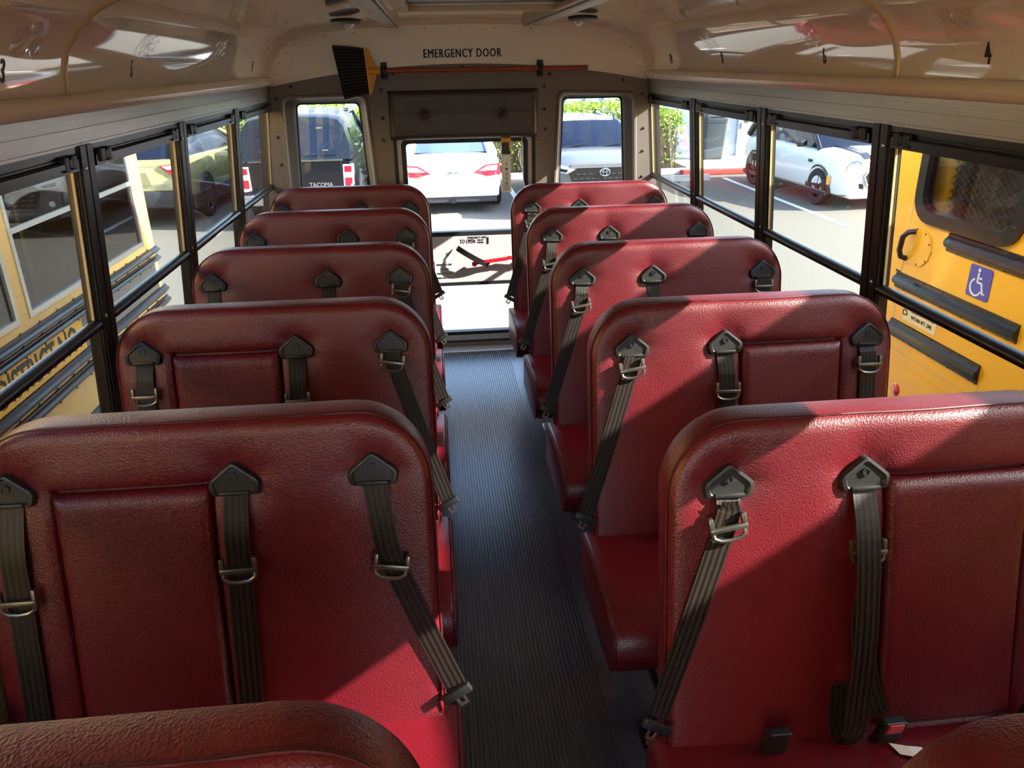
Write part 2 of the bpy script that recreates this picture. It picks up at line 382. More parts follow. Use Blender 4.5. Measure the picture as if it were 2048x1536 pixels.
bow.loft([[(x*(1-.004), YS-.008, z-.004), (x*.9945, YS, z-.006), (x*(1-.004), YS+.008, z-.004), (x, YS+.01, z+.004), (x, YS-.01, z+.004)] for x, z in tp])
part('roof_bow', bow, 'seam_strip', ce, 60)
mb = MB(); ri = []
for q in (0, .2, .4, .6, .8, 1):
    e = q*q; ri.append([(xa*(1-e)+xb*e, 4.62+.10*math.sin(q*PI/2), za*(1-e)+zb*e) for (xa, za), (xb, zb) in zip(full(CP), full(ARCH))])
mb.loft(ri, closed=False); part('rear_lip', mb, 'cream', ce, 60)
ou = [(1.21, 1.52), (1.20, 1.75), (1.16, 1.95), (1.06, 2.10), (.88, 2.22), (.5, 2.29), (0, 2.31)]  # unseen roof crown raised above its likely height to shade the left bus
part('roof', MB().loft([[(x, y, z) for x, z in full(ou)]+[(x*.985, y, z-.02) for x, z in reversed(full(ou))] for y in (YF, 1, 3, YR+.10)]), 'white_paint', smooth=40, label='white painted outer roof of the bus', kind='structure')
# front of the body: bulkhead with a wide windscreen
fw = part('wall_front', MB().plate([(-1.2, -.42), (1.2, -.42), (1.19, 1.75), (.9, 2.2), (-.9, 2.2), (-1.19, 1.75)], [rrect(-1.06, 1.06, .50, 1.80, .08)], YF-.04, YF), 'grey_plastic', label='front end of the bus around the windscreen', kind='structure')
part('windscreen', MB().box(-1.07, 1.07, YF-.025, YF-.019, .49, 1.81), 'pane_clear', fw)
# ------------------------------------------------------------------ rear wall
def gtop(x): return 1.702-.10*(abs(x)/1.06)**2*1.0
gx = [1.075-2.15*k/24 for k in range(25)]
hl = [(-.954, 1.508), (-.594, 1.508), (-.560, .76), (-.992, .76)]
hr = [(.586, 1.508), (.942, 1.508), (.985, .76), (.556, .76)]
sl_o = [(-1.030, 1.556), (-.540, 1.558), (-.505, .70), (-1.055, .70)]
sr_o = [(.543, 1.552), (1.012, 1.538), (1.050, .70), (.510, .70)]
dop = [(-.412, .03), (.412, .03), (.412, 1.33), (-.412, 1.33)]
wr = part('wall_rear', MB().plate([(-1.25, -.02), (1.25, -.02), (1.16, 1.0)]+[(x, gtop(x)) for x in gx]+[(-1.16, 1.0)], [rquad(sl_o, .05), rquad(sr_o, .05), dop], YR-.012, YR+.04), 'grey_plastic', label='grey moulded rear wall of the bus with two windows and a door', kind='structure')
ar = full(ARCH)
part('bulkhead_panel', MB().plate([(x, z) for x, z in ar]+[(-1.08, 1.58), (-.5, 1.62), (0, 1.66), (.5, 1.62), (1.08, 1.58)], [], YR-.002, YR+.03), 'cream_matt', wr, label='cream upper bulkhead panel')
part('outer_skin', MB().plate([(-1.21, -.42), (1.21, -.42), (1.18, .6), (1.12, .62), (1.10, 1.50), (1.20, 1.56), (1.20, 1.7), (1.06, 2.08), (.6, 2.26), (-.6, 2.26), (-1.06, 2.08), (-1.20, 1.7), (-1.20, 1.56), (-1.10, 1.50), (-1.12, .62), (-1.18, .6)], [rquad(hl, .04), rquad(hr, .04), dop], YR+.055, YR+.095), 'bus_yellow_shaded', wr)
for ho, so_, sd, num in ((hl, sl_o, 'left', 15), (hr, sr_o, 'right', 16)):
    r = root('window_%d' % num, (ho[0][0], YR, .70), 'fixed window in the rear wall %s of the emergency door' % sd, kind='structure')
    cx = sum(p[0] for p in so_)/4; cz = sum(p[1] for p in so_)/4
    ofs = lambda P, d: [(x+(d if x < cx else -d), z+(d if z < cz else -d)) for x, z in P]
    L = [(rquad(so_, .05), YR-.012), (rquad(ofs(so_, .006), .05), YR-.024), (rquad(ofs(so_, .016), .048), YR-.024), (rquad(ofs(so_, .024), .045), YR-.008), (rquad(ofs(ho, -.012), .042), YR+.03), (rquad(ho, .03), YR+.045), (rquad(ho, .03), YR+.075)]
    mb = MB(); mb.loft([[(x, y, z) for x, z in P] for P, y in L[:4]], caps=False)
    part('window_surround', mb, 'grey_plastic', r, 50)
    mb = MB(); mb.loft([[(x, y, z) for x, z in P] for P, y in L[3:]], caps=False)
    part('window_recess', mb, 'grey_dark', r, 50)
    part('rubber_seal', MB().plate(rquad(ofs(ho, -.004), .03), [rquad(ofs(ho, .008), .026)], YR+.050, YR+.058), 'rubber', r)
    part('pane', MB().plate(rquad(ho, .03), [], YR+.052, YR+.056), 'pane_rear', r)
for x, z in [(-1.045, 1.535), (-1.065, 1.33), (-1.065, 1.18), (-1.062, 1.03), (1.045, 1.52), (1.062, 1.33), (1.064, 1.20), (1.066, 1.05), (-.462, 1.575), (-.462, 1.42), (-.470, 1.30), (.470, 1.575), (.470, 1.45), (.475, 1.34), (-.39, 1.655), (0, 1.684), (.36, 1.675), (.50, 1.64), (.93, 1.60), (-.96, 1.60)]:
    part('fastener', MB().lathe([(.0, .005), (.006, .004), (.009, 0)], 10, lambda a, b, h, x=x, z=z: (x+a, YR-.012-h, z+b)), 'black_plastic', wr, 40)
for k, (x, z) in enumerate(ARCH[1:]+[(-x, z) for x, z in ARCH[1:-1]]):
    if k % 1 == 0: part('fastener', MB().lathe([(.0, .003), (.004, .002), (.005, 0)], 8, lambda a, b, h, x=x, z=z: (x*.985+a, YR-.002-h, z-.018+b)), 'seam_strip', wr, 40)
part('door_frame', MB().plate([(-.455, .0), (.455, .0), (.455, 1.62), (-.455, 1.62)], [rrect(-.415, .415, .04, 1.33, .03)], YR-.020, YR-.012), 'grey_plastic', wr)
lt = MB()
for dx in (-.0016, 0, .0016):       # heavier strokes
    q = text_mb('EMERGENCY DOOR', .064, lambda x, y, z: (.006+dx+x, YR-.004-z-abs(dx)*.05, 1.755+y), sx=.68, bold=0, spacing=1.17); lt.add(q.v, q.f)
part('lettering', lt, 'ink', wr, label='black lettering EMERGENCY DOOR')
# emergency door
dr = root('door_1', (0, YR+.03, .03), 'white rear emergency door with upper and lower glass', kind='structure')
part('door_gasket', MB().plate(rrect(-.414, .414, .035, 1.332, .04), [rrect(-.396, .396, .05, 1.315, .035)], YR-.016, YR+.03), 'rubber', dr)
leaf = part('door_leaf', MB().plate(rrect(-.398, .398, .045, 1.32, .035), [rrect(-.366, .366, .735, 1.292, .03), rrect(-.366, .366, .095, .425, .03)], YR+.006, YR+.04), 'white_paint', dr)
part('pane_seal', MB().plate(rrect(-.372, .372, .728, 1.298, .03), [rrect(-.345, .345, .752, 1.274, .02)], YR-.002, YR+.045), 'rubber', dr)
part('pane_seal', MB().plate(rrect(-.372, .372, .088, .432, .03), [rrect(-.345, .345, .108, .414, .02)], YR-.002, YR+.045), 'rubber', dr)
part('pane', MB().box(-.36, .36, YR+.018, YR+.022, .735, 1.29), 'pane_clear', dr)
part('pane', MB().box(-.36, .36, YR+.018, YR+.022, .095, .425), 'pane_clear', dr)
part('mid_panel', MB().rbox(-.364, .364, YR-.001, YR+.012, .434, .726, .003), 'door_panel', dr)
part('bottom_rail', MB().rbox(-.395, .395, YR-.006, YR+.012, .04, .086, .004), 'alu', dr)
dt = lambda X, Z, o=.0015: (lambda x, y, z: (X+x, YR-o-z, Z+y))
for body, sz, X, Z, sx in (('EMERGENCY ONLY', .017, .055, .713, .8), ('TO OPEN', .036, -.005, .690, .62), ('PULL UP', .014, .075, .697, .7), ('HANDLE', .014, .075, .682, .7)):
    part('lettering', text_mb(body, sz, dt(X, Z), sx=sx, bold=0), 'ink', leaf)
part('arrow_mark', MB().prism([(.116, .672), (.124, .672), (.124, .704), (.127, .704), (.120, .716), (.113, .704), (.116, .704)], 'y', YR-.003, YR-.001), 'ink', leaf)
nb = part('notice', MB().box(-.215, -.095, YR-.003, YR-.001, .437, .575), 'paper', leaf)
for k, tx in enumerate(('EMERGENCY EXIT', 'TO OPEN', 'PULL UP HANDLE', 'PUSH OUT DOOR')):
    part('lettering', text_mb(tx, .0165, dt(-.155, .551-k*.028, .0035), sx=.72, bold=0), 'ink', leaf)
part('arrow_mark', MB().prism([(-.232, .545), (-.222, .560), (-.212, .545)], 'y', YR-.003, YR-.001), 'red_paint', leaf)
# grab strap across the door
pts = []
for k in range(13):
    t = k/12; pts.append((-.072+.19*t, YR-.012-.035*math.sin(PI*t)**.7, .655-.115*t))
st = part('grab_strap', MB().ribbon(pts, Vector((.009, 0, .014)), .005), 'black_plastic', leaf, label='black rubber grab strap')
for q in (pts[0], pts[-1]): part('rivet', MB().lathe([(0, .004), (.005, .003), (.006, 0)], 10, lambda a, b, h, q=q: (q[0]+a, q[1]-.004-h, q[2]+b)), 'steel', leaf, 40)
lv = MB().rbox(.035, .240, YR-.034, YR-.022, .555, .578, .004, lambda x, y, z: (x, y, z+.10*(x-.035)-.006)).rbox(.238, .37, YR-.034, YR-.022, .575, .598, .004, lambda x, y, z: (x, y, z-.10*(x-.238)))
part('release_lever', lv.lathe([(.016, -.03), (.016, .004)], 14, lambda a, b, h: (.03+a, YR-.02+h*.6, .555+b)), 'red_paint', leaf, label='red emergency release lever')
# header pad
pd = root('header_pad', (0, YR-.02, 1.30), 'dark brown padded cushion with two buttons above the rear door', 'cushion')
mb = MB(); NX, NZ = 60, 22; idx = {}
for j in range(NZ+1):
    for i in range(NX+1):
        x = -.426+.852*i/NX; z = 1.30+.266*j/NZ; e = min(min(x+.426, .426-x), min(z-1.30, 1.566-z))
        y = YR-.012-.062+.03*(1-math.sqrt(max(0, 1-max(0, 1-e/.03)**2)))
        for bx, bz in ((-.23, 1.434), (.215, 1.436)):
            d = math.hypot(x-bx, z-bz); an = math.atan2(z-bz, x-bx)
            y += .020*math.exp(-(d/.020)**2)+.006*math.exp(-d/.10)-.007*math.exp(-d/.10)*abs(math.cos(an*3+bx*7))**.6
        idx[i, j] = len(mb.v); mb.v.append((x, y, z))
for j in range(NZ):
    for i in range(NX): mb.f.append((idx[i, j], idx[i+1, j], idx[i+1, j+1], idx[i, j+1]))
bd = [idx[i, 0] for i in range(NX)]+[idx[NX, j] for j in range(NZ)]+[idx[i, NZ] for i in range(NX, 0, -1)]+[idx[0, j] for j in range(NZ, 0, -1)]
o0 = len(mb.v)
for q in bd: x, y, z = mb.v[q]; mb.v.append((x, YR-.022, z))
for k in range(len(bd)): mb.f.append((bd[k], o0+k, o0+(k+1) % len(bd), bd[(k+1) % len(bd)]))
mb.f.append(tuple(range(o0, o0+len(bd))))
part('pad_cover', mb, 'pad', pd, 50)
for bx, bz in ((-.23, 1.434), (.215, 1.436)): part('button', MB().lathe([(0, .006), (.008, .005), (.012, 0)], 14, lambda a, b, h, bx=bx, bz=bz: (bx+a, YR-.052-h, bz+b)), 'pad', pd, 50)
# broom on two clips
br = root('broom', (-.53, YR-.06, 1.53), 'broom with black bristles and a red wooden handle hung above the rear door', 'broom')
YB = YR-.055
part('handle', MB().tube([(-.50, YB, 1.672), (0, YB, 1.671), (.713, YB, 1.670)], .0125, 12), 'wood', br, 40, label='reddish wooden handle')
hd = MB().prism([(-.536, 1.79), (-.525, 1.79), (-.512, 1.555), (-.523, 1.552)], 'y', YB-.022, YB+.022)
hd.prism([(-.528, 1.788), (-.520, 1.788), (-.476, 1.69), (-.484, 1.69)], 'y', YB-.008, YB+.008).prism([(-.515, 1.555), (-.508, 1.557), (-.476, 1.655), (-.483, 1.656)], 'y', YB-.008, YB+.008).prism([(-.53, 1.78), (-.482, 1.69), (-.482, 1.655), (-.515, 1.56)], 'y', YB-.002, YB+.002)
hd.tube([(-.52, YB, 1.672), (-.455, YB, 1.672)], .018, 12)
part('head', hd, 'broom_yellow', br, 40, label='yellow plastic broom head')
bs = MB(); nb_ = 16
for k in range(nb_):
    for row in (-1, 0, 1):
        t = (k+.5)/nb_; za = 1.788-.232*t; xa = -.533+.012*t
        zb = 1.805-.277*t; xb = -.705+.042*t
        yy = YB+row*.013
        bs.tube([(xa, yy, za), ((xa+xb)/2, yy+row*.004, (za+zb)/2+.002), (xb, yy+row*.009, zb)], [.0085, .0095, .0105], 6)
part('bristles', bs, 'bristle', br, 60, label='black bristles', kind='stuff')
for x in (-.437, .443):
    cl = root('broom_clip', (x, YR-.03, 1.63), 'black rubber clip holding the broom handle near its %s' % ('yellow head' if x < 0 else 'free end'), 'clip', 'broom clips')
    part('clip_base', MB().rbox(x-.017, x+.017, YR-.030, YR-.008, 1.628, 1.716, .006), 'black_plastic', cl)
    part('clip_jaw', MB().tube([(x, YB+.024*math.cos(t), 1.670+.025*math.sin(t)) for t in [2*PI*k/14 for k in range(14)]], .0085, 8, closed=True, fn=lambda X, y, z, x=x: (x+(X-x)*1.7, y, z)), 'black_plastic', cl, 60)
# hanging hook tool and strip on the door glass
hk = root('hanging_strip', (.235, YR-.03, .98), 'narrow white lettered strip hanging from a yellow and black grip on the door glass', 'strip')
part('strip', MB().box(.212, .268, YR-.020, YR-.016, .985, 1.300), 'paper', hk)
part('strip_face', MB().box(.222, .258, YR-.0215, YR-.020, .995, 1.20), 'alu', hk)
part('grip', MB().rbox(.214, .266, YR-.036, YR-.021, 1.205, 1.275, .004), 'black_plastic', hk)
part('grip_clip', MB().rbox(.212, .268, YR-.038, YR-.020, 1.272, 1.298, .003).rbox(.256, .267, YR-.040, YR-.020, 1.225, 1.285, .002), 'broom_yellow', hk)
for k, ch in enumerate('SMSTT'): part('lettering', text_mb(ch, .022, dt(.241, 1.148-k*.029, .0225), bold=.0006), 'ink', hk)
solo('pull_cord', MB().tube([(.335, YR-.02, 1.30), (.336, YR-.02, 1.20), (.337, YR-.02, 1.10), (.343, YR-.02, 1.04), (.355, YR-.02, .99)], .0022, 6), 'paper', 40, label='thin pale cord hanging down the right edge of the door glass', cat='cord')
# ceiling fittings
for s, sd in ((-1, 'left'), (1, 'right')):
    xa = .335; r = root('ceiling_raceway', (s*.375, 3.2, 1.885), 'long aluminium raceway strip on the ceiling, %s of the hatch' % sd, 'raceway', 'ceiling raceways')
    mb = MB(); pf = [(.330, 1.932), (.334, 1.892), (.345, 1.886), (.405, 1.884), (.416, 1.890), (.420, 1.930)]
    mb.loft([[(s*x, y, z) for x, z in pf] for y in (-1.5, 4.56)]+[[(s*x, 4.64, min(1.915, z+.016)) for x, z in pf]])
    part('channel', mb, 'alu', r, 30)
    part('edge_groove', MB().box(min(s*.345, s*.338), max(s*.345, s*.338), -1.5, 4.57, 1.8845, 1.8905), 'black_metal', r)
    y = 4.02; X = s*.56
    d = root('dome_speaker', (X, y, 1.885), 'round ceiling speaker with a dark rim beside the %s raceway' % sd, 'speaker', 'ceiling speakers')
    part('rim', MB().lathe([(.0, .005), (.060, .004), (.072, .012), (.070, .022), (.04, .028)], 28, lambda a, b, h: (X+a, y+b, 1.880+h)), 'black_plastic', d, 40)
    part('lens', MB().lathe([(0, -.022), (.012, -.020), (.022, -.010), (.026, 0)], 16, lambda a, b, h: (X-.01*s+a, y+.055+b, 1.884+h)), 'lamp_clear', d, 50)
hr_ = root('roof_hatch', (.03, 2.95, 1.90), 'rectangular roof hatch with a tan inner rim in the ceiling', 'hatch')
part('hatch_frame', MB().plate(rrect(-.34, .40, 2.55, 3.34, .05), [rrect(-.27, .33, 2.62, 3.27, .05)], 1.900, 1.935, lambda x, z, y: (x, y, z)), 'cream', hr_)
part('hatch_rim', MB().plate(rrect(-.30, .36, 2.59, 3.31, .05), [rrect(-.25, .31, 2.64, 3.25, .05)], 1.890, 1.905, lambda x, z, y: (x, y, z)), 'seam_strip', hr_)
part('hatch_lid', MB().plate(rrect(-.28, .34, 2.61, 3.28, .05), [], 1.918, 1.926, lambda x, z, y: (x, y, z)), 'grey_plastic', hr_)
def rw(X, Yc, Z): return lambda x, y, z: (X-z, Yc-x, Z+y)
def lw_(X, Yc, Z): return lambda x, y, z: (X+z, Yc+x, Z+y)
def cove(x, z):   # surface point on the cove at height z (right side)
    for (xa, za), (xb, zb) in zip(CP, CP[1:]):
        if za <= z <= zb: t = (z-za)/(zb-za); return xa+(xb-xa)*t
    return CP[0][0]
for s, L in ((-1, (('3', 1.86), ('5', 2.63), ('7', 3.50), ('9', 4.37))), (1, (('4', 1.79), ('6', 2.58), ('8', 3.52), ('10', 4.29)))):
    for ch, y in L:
        if ch == '7': continue
        Z = 1.706
        fnn = (lambda x, yy, z, s=s, y=y, Z=Z: (s*(cove(0, Z+yy)-.001-z), y+(-s)*x, Z+yy))
        part('row_number', text_mb(ch, .066, fnn, sx=.72, bold=.0008), 'ink', ce, label='black seat row number %s' % ch)
# crumpled clear film squares over the row numbers
for s, L in ((-1, (2.72, 3.63, 1.93)), (1, (1.86, 2.64, 3.62))):
    for y in L:
        mb = MB(); N = 9; rnd = random.Random(int(y*100)); ix = {}
        for j in range(N):
            for i in range(N):
                yy = y-.065+.13*i/(N-1); z = 1.735+.07*j/(N-1)
                ix[i, j] = len(mb.v); mb.v.append((s*(cove(0, z)-.003-rnd.random()*.010), yy+rnd.uniform(-.004, .004), z))
        for j in range(N-1):
            for i in range(N-1): mb.f.append((ix[i, j], ix[i+1, j], ix[i+1, j+1], ix[i, j+1]))
        od = {1.93: 'the left windows, the one nearest the camera', 2.72: 'the left windows, middle one of three', 3.63: 'the left windows, the one farthest back', 1.86: 'the right windows, the one nearest the camera', 2.64: 'the right windows, middle one of three', 3.62: 'the right windows, the one farthest back'}[y]
        solo('clear_film', mb, 'film', None, label='crumpled clear film square above '+od, cat='plastic film', group='clear film squares on the coves')

# ================================================================== SEATS (local: x from the seat centre towards the wall, y 0 at the top of the face, z from the floor)
Z1, HW, RC = 1.086, .44, .150
ANC = [(-.325, .970), (-.060, .970), (.360, .970)]
PAN = (-.015, .285, .440, .968)             # inset panel x0,x1,z0,z1
slope = lambda z: .2*(z-1.10)
def edge_d(x, z):
    ax = HW-RC; az = Z1-RC
    if abs(x) > ax and z > az: return RC-math.hypot(abs(x)-ax, z-az)
    return min(HW-abs(x), Z1-z)
def face_y(x, z, panel=False):
    d = max(0, edge_d(x, z)); e = max(0, 1-d/.024)
    y = slope(z)+.022*(1-math.sqrt(max(0, 1-e*e)))-.014*(1-(x/HW)**2)
    for k, (ax, az) in enumerate(ANC):
        r2 = (x-ax)**2+(z-az)**2; r = math.sqrt(r2); an = math.atan2(z-az, x-ax)
        y += .017*math.exp(-r2/(2*.036**2))+.0022*math.exp(-r/.06)*math.cos(an*6+k*2.1)
    y += .0018*math.sin(x*23+z*9)*math.exp(-max(0, Z1-z-.02)/.05)
    y += .004*math.sin(x*5.1+1.3)*math.sin(z*7.7)
    return y
def back_mesh(panel, sgn):
    zs = [.34, .42, .48, .54, .60, .65, .70, .75, .80, .84, .87]+[.89+.0098*k for k in range(21)]
    zs = [z for z in zs if z <= Z1]
    zs += [Z1-.007, Z1-.003, Z1]
    ts = [-1+2*k/52 for k in range(53)]+[-.985, .985, -.97, .97]
    if panel:
        for e in PAN[:2]: ts += [(e-.005)/HW, (e+.005)/HW, (e-.02)/HW, (e+.02)/HW]
        zs += [PAN[2]-.004, PAN[2]+.006, PAN[3]-.005, PAN[3]+.005]
    ts = sorted(set(round(t, 4) for t in ts)); zs = sorted(set(round(z, 4) for z in zs))
    wz = lambda z: HW if z < Z1-RC else HW-RC+math.sqrt(max(0, RC*RC-(z-Z1+RC)**2))
    mb = MB(); ix = {}
    for j, z in enumerate(zs):
        for i, t in enumerate(ts):
            x = wz(z)*t; y = face_y(x, z)
            if panel and PAN[0] < x < PAN[1] and PAN[2] < z < PAN[3]: y += .022
            elif panel:
                dx = max(PAN[0]-x, x-PAN[1], 0); dz = max(PAN[2]-z, z-PAN[3], 0); y += .008*math.exp(-math.hypot(dx, dz)/.012)
            ix[i, j] = len(mb.v); mb.v.append((x, y, z))
    NI, NJ = len(ts), len(zs)
    for j in range(NJ-1):
        for i in range(NI-1): mb.f.append((ix[i, j], ix[i+1, j], ix[i+1, j+1], ix[i, j+1]))
    bd = [ix[NI-1, j] for j in range(NJ)]+[ix[i, NJ-1] for i in range(NI-2, -1, -1)]+[ix[0, j] for j in range(NJ-2, -1, -1)]
    prev = bd
    for off, sh in ((.058, 1.0), (.078, .992)):
        cur = []
        for q in bd:
            x, y, z = mb.v[q]; cur.append(len(mb.v)); mb.v.append((x*sh, slope(z)+off, z if sh == 1 else .34+(z-.34)*.994))
        for k in range(len(bd)-1): mb.f.append((prev[k], cur[k], cur[k+1], prev[k+1]))
        prev = cur
    h = NJ-1
    L = prev[::-1]
    mb.f.append(tuple(prev))
    if sgn < 0: mb.v = [(-x, y, z) for x, y, z in mb.v]
    sm = []
    for k, q in enumerate(bd): x, y, z = mb.v[q]; sm.append((x, y-.006, z-(.001 if z > 1.05 else 0)))
    return mb.mesh('backrest', 'leather', 60), MB().tube(sm, .0028, 6).mesh('seam', 'seam', 60)
def panel_mesh(sgn):
    mb = MB(); N = 26; ix = {}; x0, x1, z0, z1 = PAN[0]+.004, PAN[1]-.004, PAN[2]+.003, PAN[3]-.010
    for j in range(N+1):
        for i in range(N+1):
            u = .5-.5*math.cos(PI*i/N); v = .5-.5*math.cos(PI*j/N); x = x0+(x1-x0)*u; z = z0+(z1-z0)*v
            e = max(0, 1-min(x-x0, x1-x, z-z0, z1-z)/.018)
            y = slope(z)-.018+.020*(1-math.sqrt(max(0, 1-e*e)))+.004*math.sin(x*9+z*7)
            ix[i, j] = len(mb.v); mb.v.append((sgn*x, y, z))
    for j in range(N):
        for i in range(N): mb.f.append((ix[i, j], ix[i+1, j], ix[i+1, j+1], ix[i, j+1]))
    bd = [ix[i, 0] for i in range(N)]+[ix[N, j] for j in range(N)]+[ix[i, N] for i in range(N, 0, -1)]+[ix[0, j] for j in range(N, 0, -1)]
    o0 = len(mb.v)
    for q in bd: x, y, z = mb.v[q]; mb.v.append((x, slope(z)+.010, z))
    for k in range(len(bd)): mb.f.append((bd[k], o0+k, o0+(k+1) % len(bd), bd[(k+1) % len(bd)]))
    mb.f.append(tuple(range(o0, o0+len(bd))))
    return mb.mesh('inset_panel', 'leather', 60)
def cushion_mesh(sgn):
    pf = [(-.10, .425), (-.20, .436), (-.35, .446), (-.47, .442), (-.525, .425), (-.552, .395), (-.558, .35), (-.545, .305), (-.515, .28), (-.40, .270), (-.10, .275)]
    cy, cz = -.32, .355; rings = []
    for x, q in ((-.474, .90), (-.470, .965), (-.455, .995), (-.30, 1.0), (0, 1.004), (.25, 1.0), (.42, .995), (.433, .965), (.437, .90)):
        rings.append([(sgn*x, cy+(y-cy)*q, cz+(z-cz)*q) for y, z in pf])
    sm = [(sgn*-.468, cy+(y-cy)*.972, cz+(z-cz)*.985) for y, z in pf]
    return MB().loft(rings).mesh('cushion', 'leather_smooth', 50), MB().tube(sm, .003, 6, closed=True).mesh('seam', 'seam', 60)
def leg_mesh(sgn):
    mb = MB()
    mb.tube([(sgn*-.31, -.47, .27), (sgn*-.31, -.47, .02)], .016, 8).tube([(sgn*-.31, -.08, .30), (sgn*-.31, -.08, .02)], .016, 8).tube([(sgn*-.31, -.47, .12), (sgn*-.31, -.08, .12)], .012, 8)
    mb.rbox(min(sgn*-.37, sgn*-.26), max(sgn*-.37, sgn*-.26), -.52, -.42, 0, .008, .002).rbox(min(sgn*-.37, sgn*-.26), max(sgn*-.37, sgn*-.26), -.13, .0, 0, .008, .002)
    return mb.mesh('leg', 'black_metal', 40)
def guide_mesh():
    P = rquad([(0, .040), (.052, -.002), (.046, -.030), (-.046, -.030), (-.052, -.002)][::-1], .010, 4)
    mb = MB()
    mb.loft([[(x, .006, z) for x, z in P], [(x, -.010, z) for x, z in P], [(x*.93, -.016, z*.93) for x, z in P], [(x*.80, -.017, z*.80) for x, z in P], [(x*.74, -.013, z*.74) for x, z in P]])
    mb.lathe([(.0085, 0), (.0085, .004), (.0055, .004), (.0055, .002), (0, .002)], 12, lambda a, b, h: (a, -.013-h, .008+b))
    mb.rbox(-.029, .029, -.020, -.012, -.028, -.020, .002)
    return mb.mesh('belt_guide', 'guide_plastic', 40)
def adj_mesh():
    mb = MB()
    mb.rbox(-.036, -.027, -.010, .002, -.020, .014, .002).rbox(.027, .036, -.010, .002, -.020, .014, .002).rbox(-.036, .036, -.013, -.004, -.016, -.006, .002)
    mb.tube([(-.031, -.006, -.014), (-.030, -.008, -.026), (-.018, -.009, -.033), (0, -.009, -.035), (.018, -.009, -.033), (.030, -.008, -.026), (.031, -.006, -.014)], .0042, 8)
    return mb.mesh('adjuster', 'gunmetal', 40)
def tongue_mb():
    mb = MB(); mb.rbox(-.034, .034, -.010, .004, -.008, .012, .003)
    return mb
SEATS = {}
for sg in (1, -1):
    for pn in (True, False): SEATS[sg, pn] = back_mesh(pn, sg)
    SEATS[sg, 'panel'] = panel_mesh(sg); SEATS[sg, 'cushion'] = cushion_mesh(sg); SEATS[sg, 'leg'] = leg_mesh(sg)
GUIDE, ADJ = guide_mesh(), adj_mesh()
bolt = MB().lathe([(.013, 0), (.013, .002), (.007, .0025), (.007, .009), (0, .010)], 10).mesh('bolt', 'steel', 40)
TONG = tongue_mb().mesh('tongue_grip', 'black_plastic', 40)
TONM = MB().plate([(-.012, 0), (.012, 0), (.010, -.030), (-.010, -.030)], [[(-.006, -.010), (.006, -.010), (.005, -.024), (-.005, -.024)]], -.002, .001).mesh('tongue_plate', 'steel')
def strap(pts, hw=.0235, sgn=1):       # pts (x,z,off): hangs in front of the face
    P = [Vector((sgn*x, face_y(max(-.43, min(.43, x)), z)-o, z)) for x, z, o in pts]
    Q = []
    for i in range(len(P)-1):
        for k in range(6):
            t = k/6; p0 = P[max(i-1, 0)]; p3 = P[min(i+2, len(P)-1)]; p1, p2 = P[i], P[i+1]
            Q.append(.5*((2*p1)+(p2-p0)*t+(2*p0-5*p1+4*p2-p3)*t*t+(3*p1-p0-3*p2+p3)*t**3))
    Q.append(P[-1]); W = []
    for i in range(len(Q)):
        d = Q[min(i+1, len(Q)-1)]-Q[max(i-1, 0)]; W.append(Vector((d.z, 0, -d.x)).normalized()*hw if (abs(d.x)+abs(d.z)) > 1e-6 else Vector((hw, 0, 0)))
        if W[-1].x < 0: W[-1].negate()
    return MB().ribbon(Q, W, .0022)
def place(name, me, par, loc=(0, 0, 0), rot=(0, 0, 0)):
    o = bpy.data.objects.new(name, me); COL.objects.link(o); o.parent = par; o.location = loc; o.rotation_euler = rot
    BASE[o] = Vector((0, 0, 0)); return o
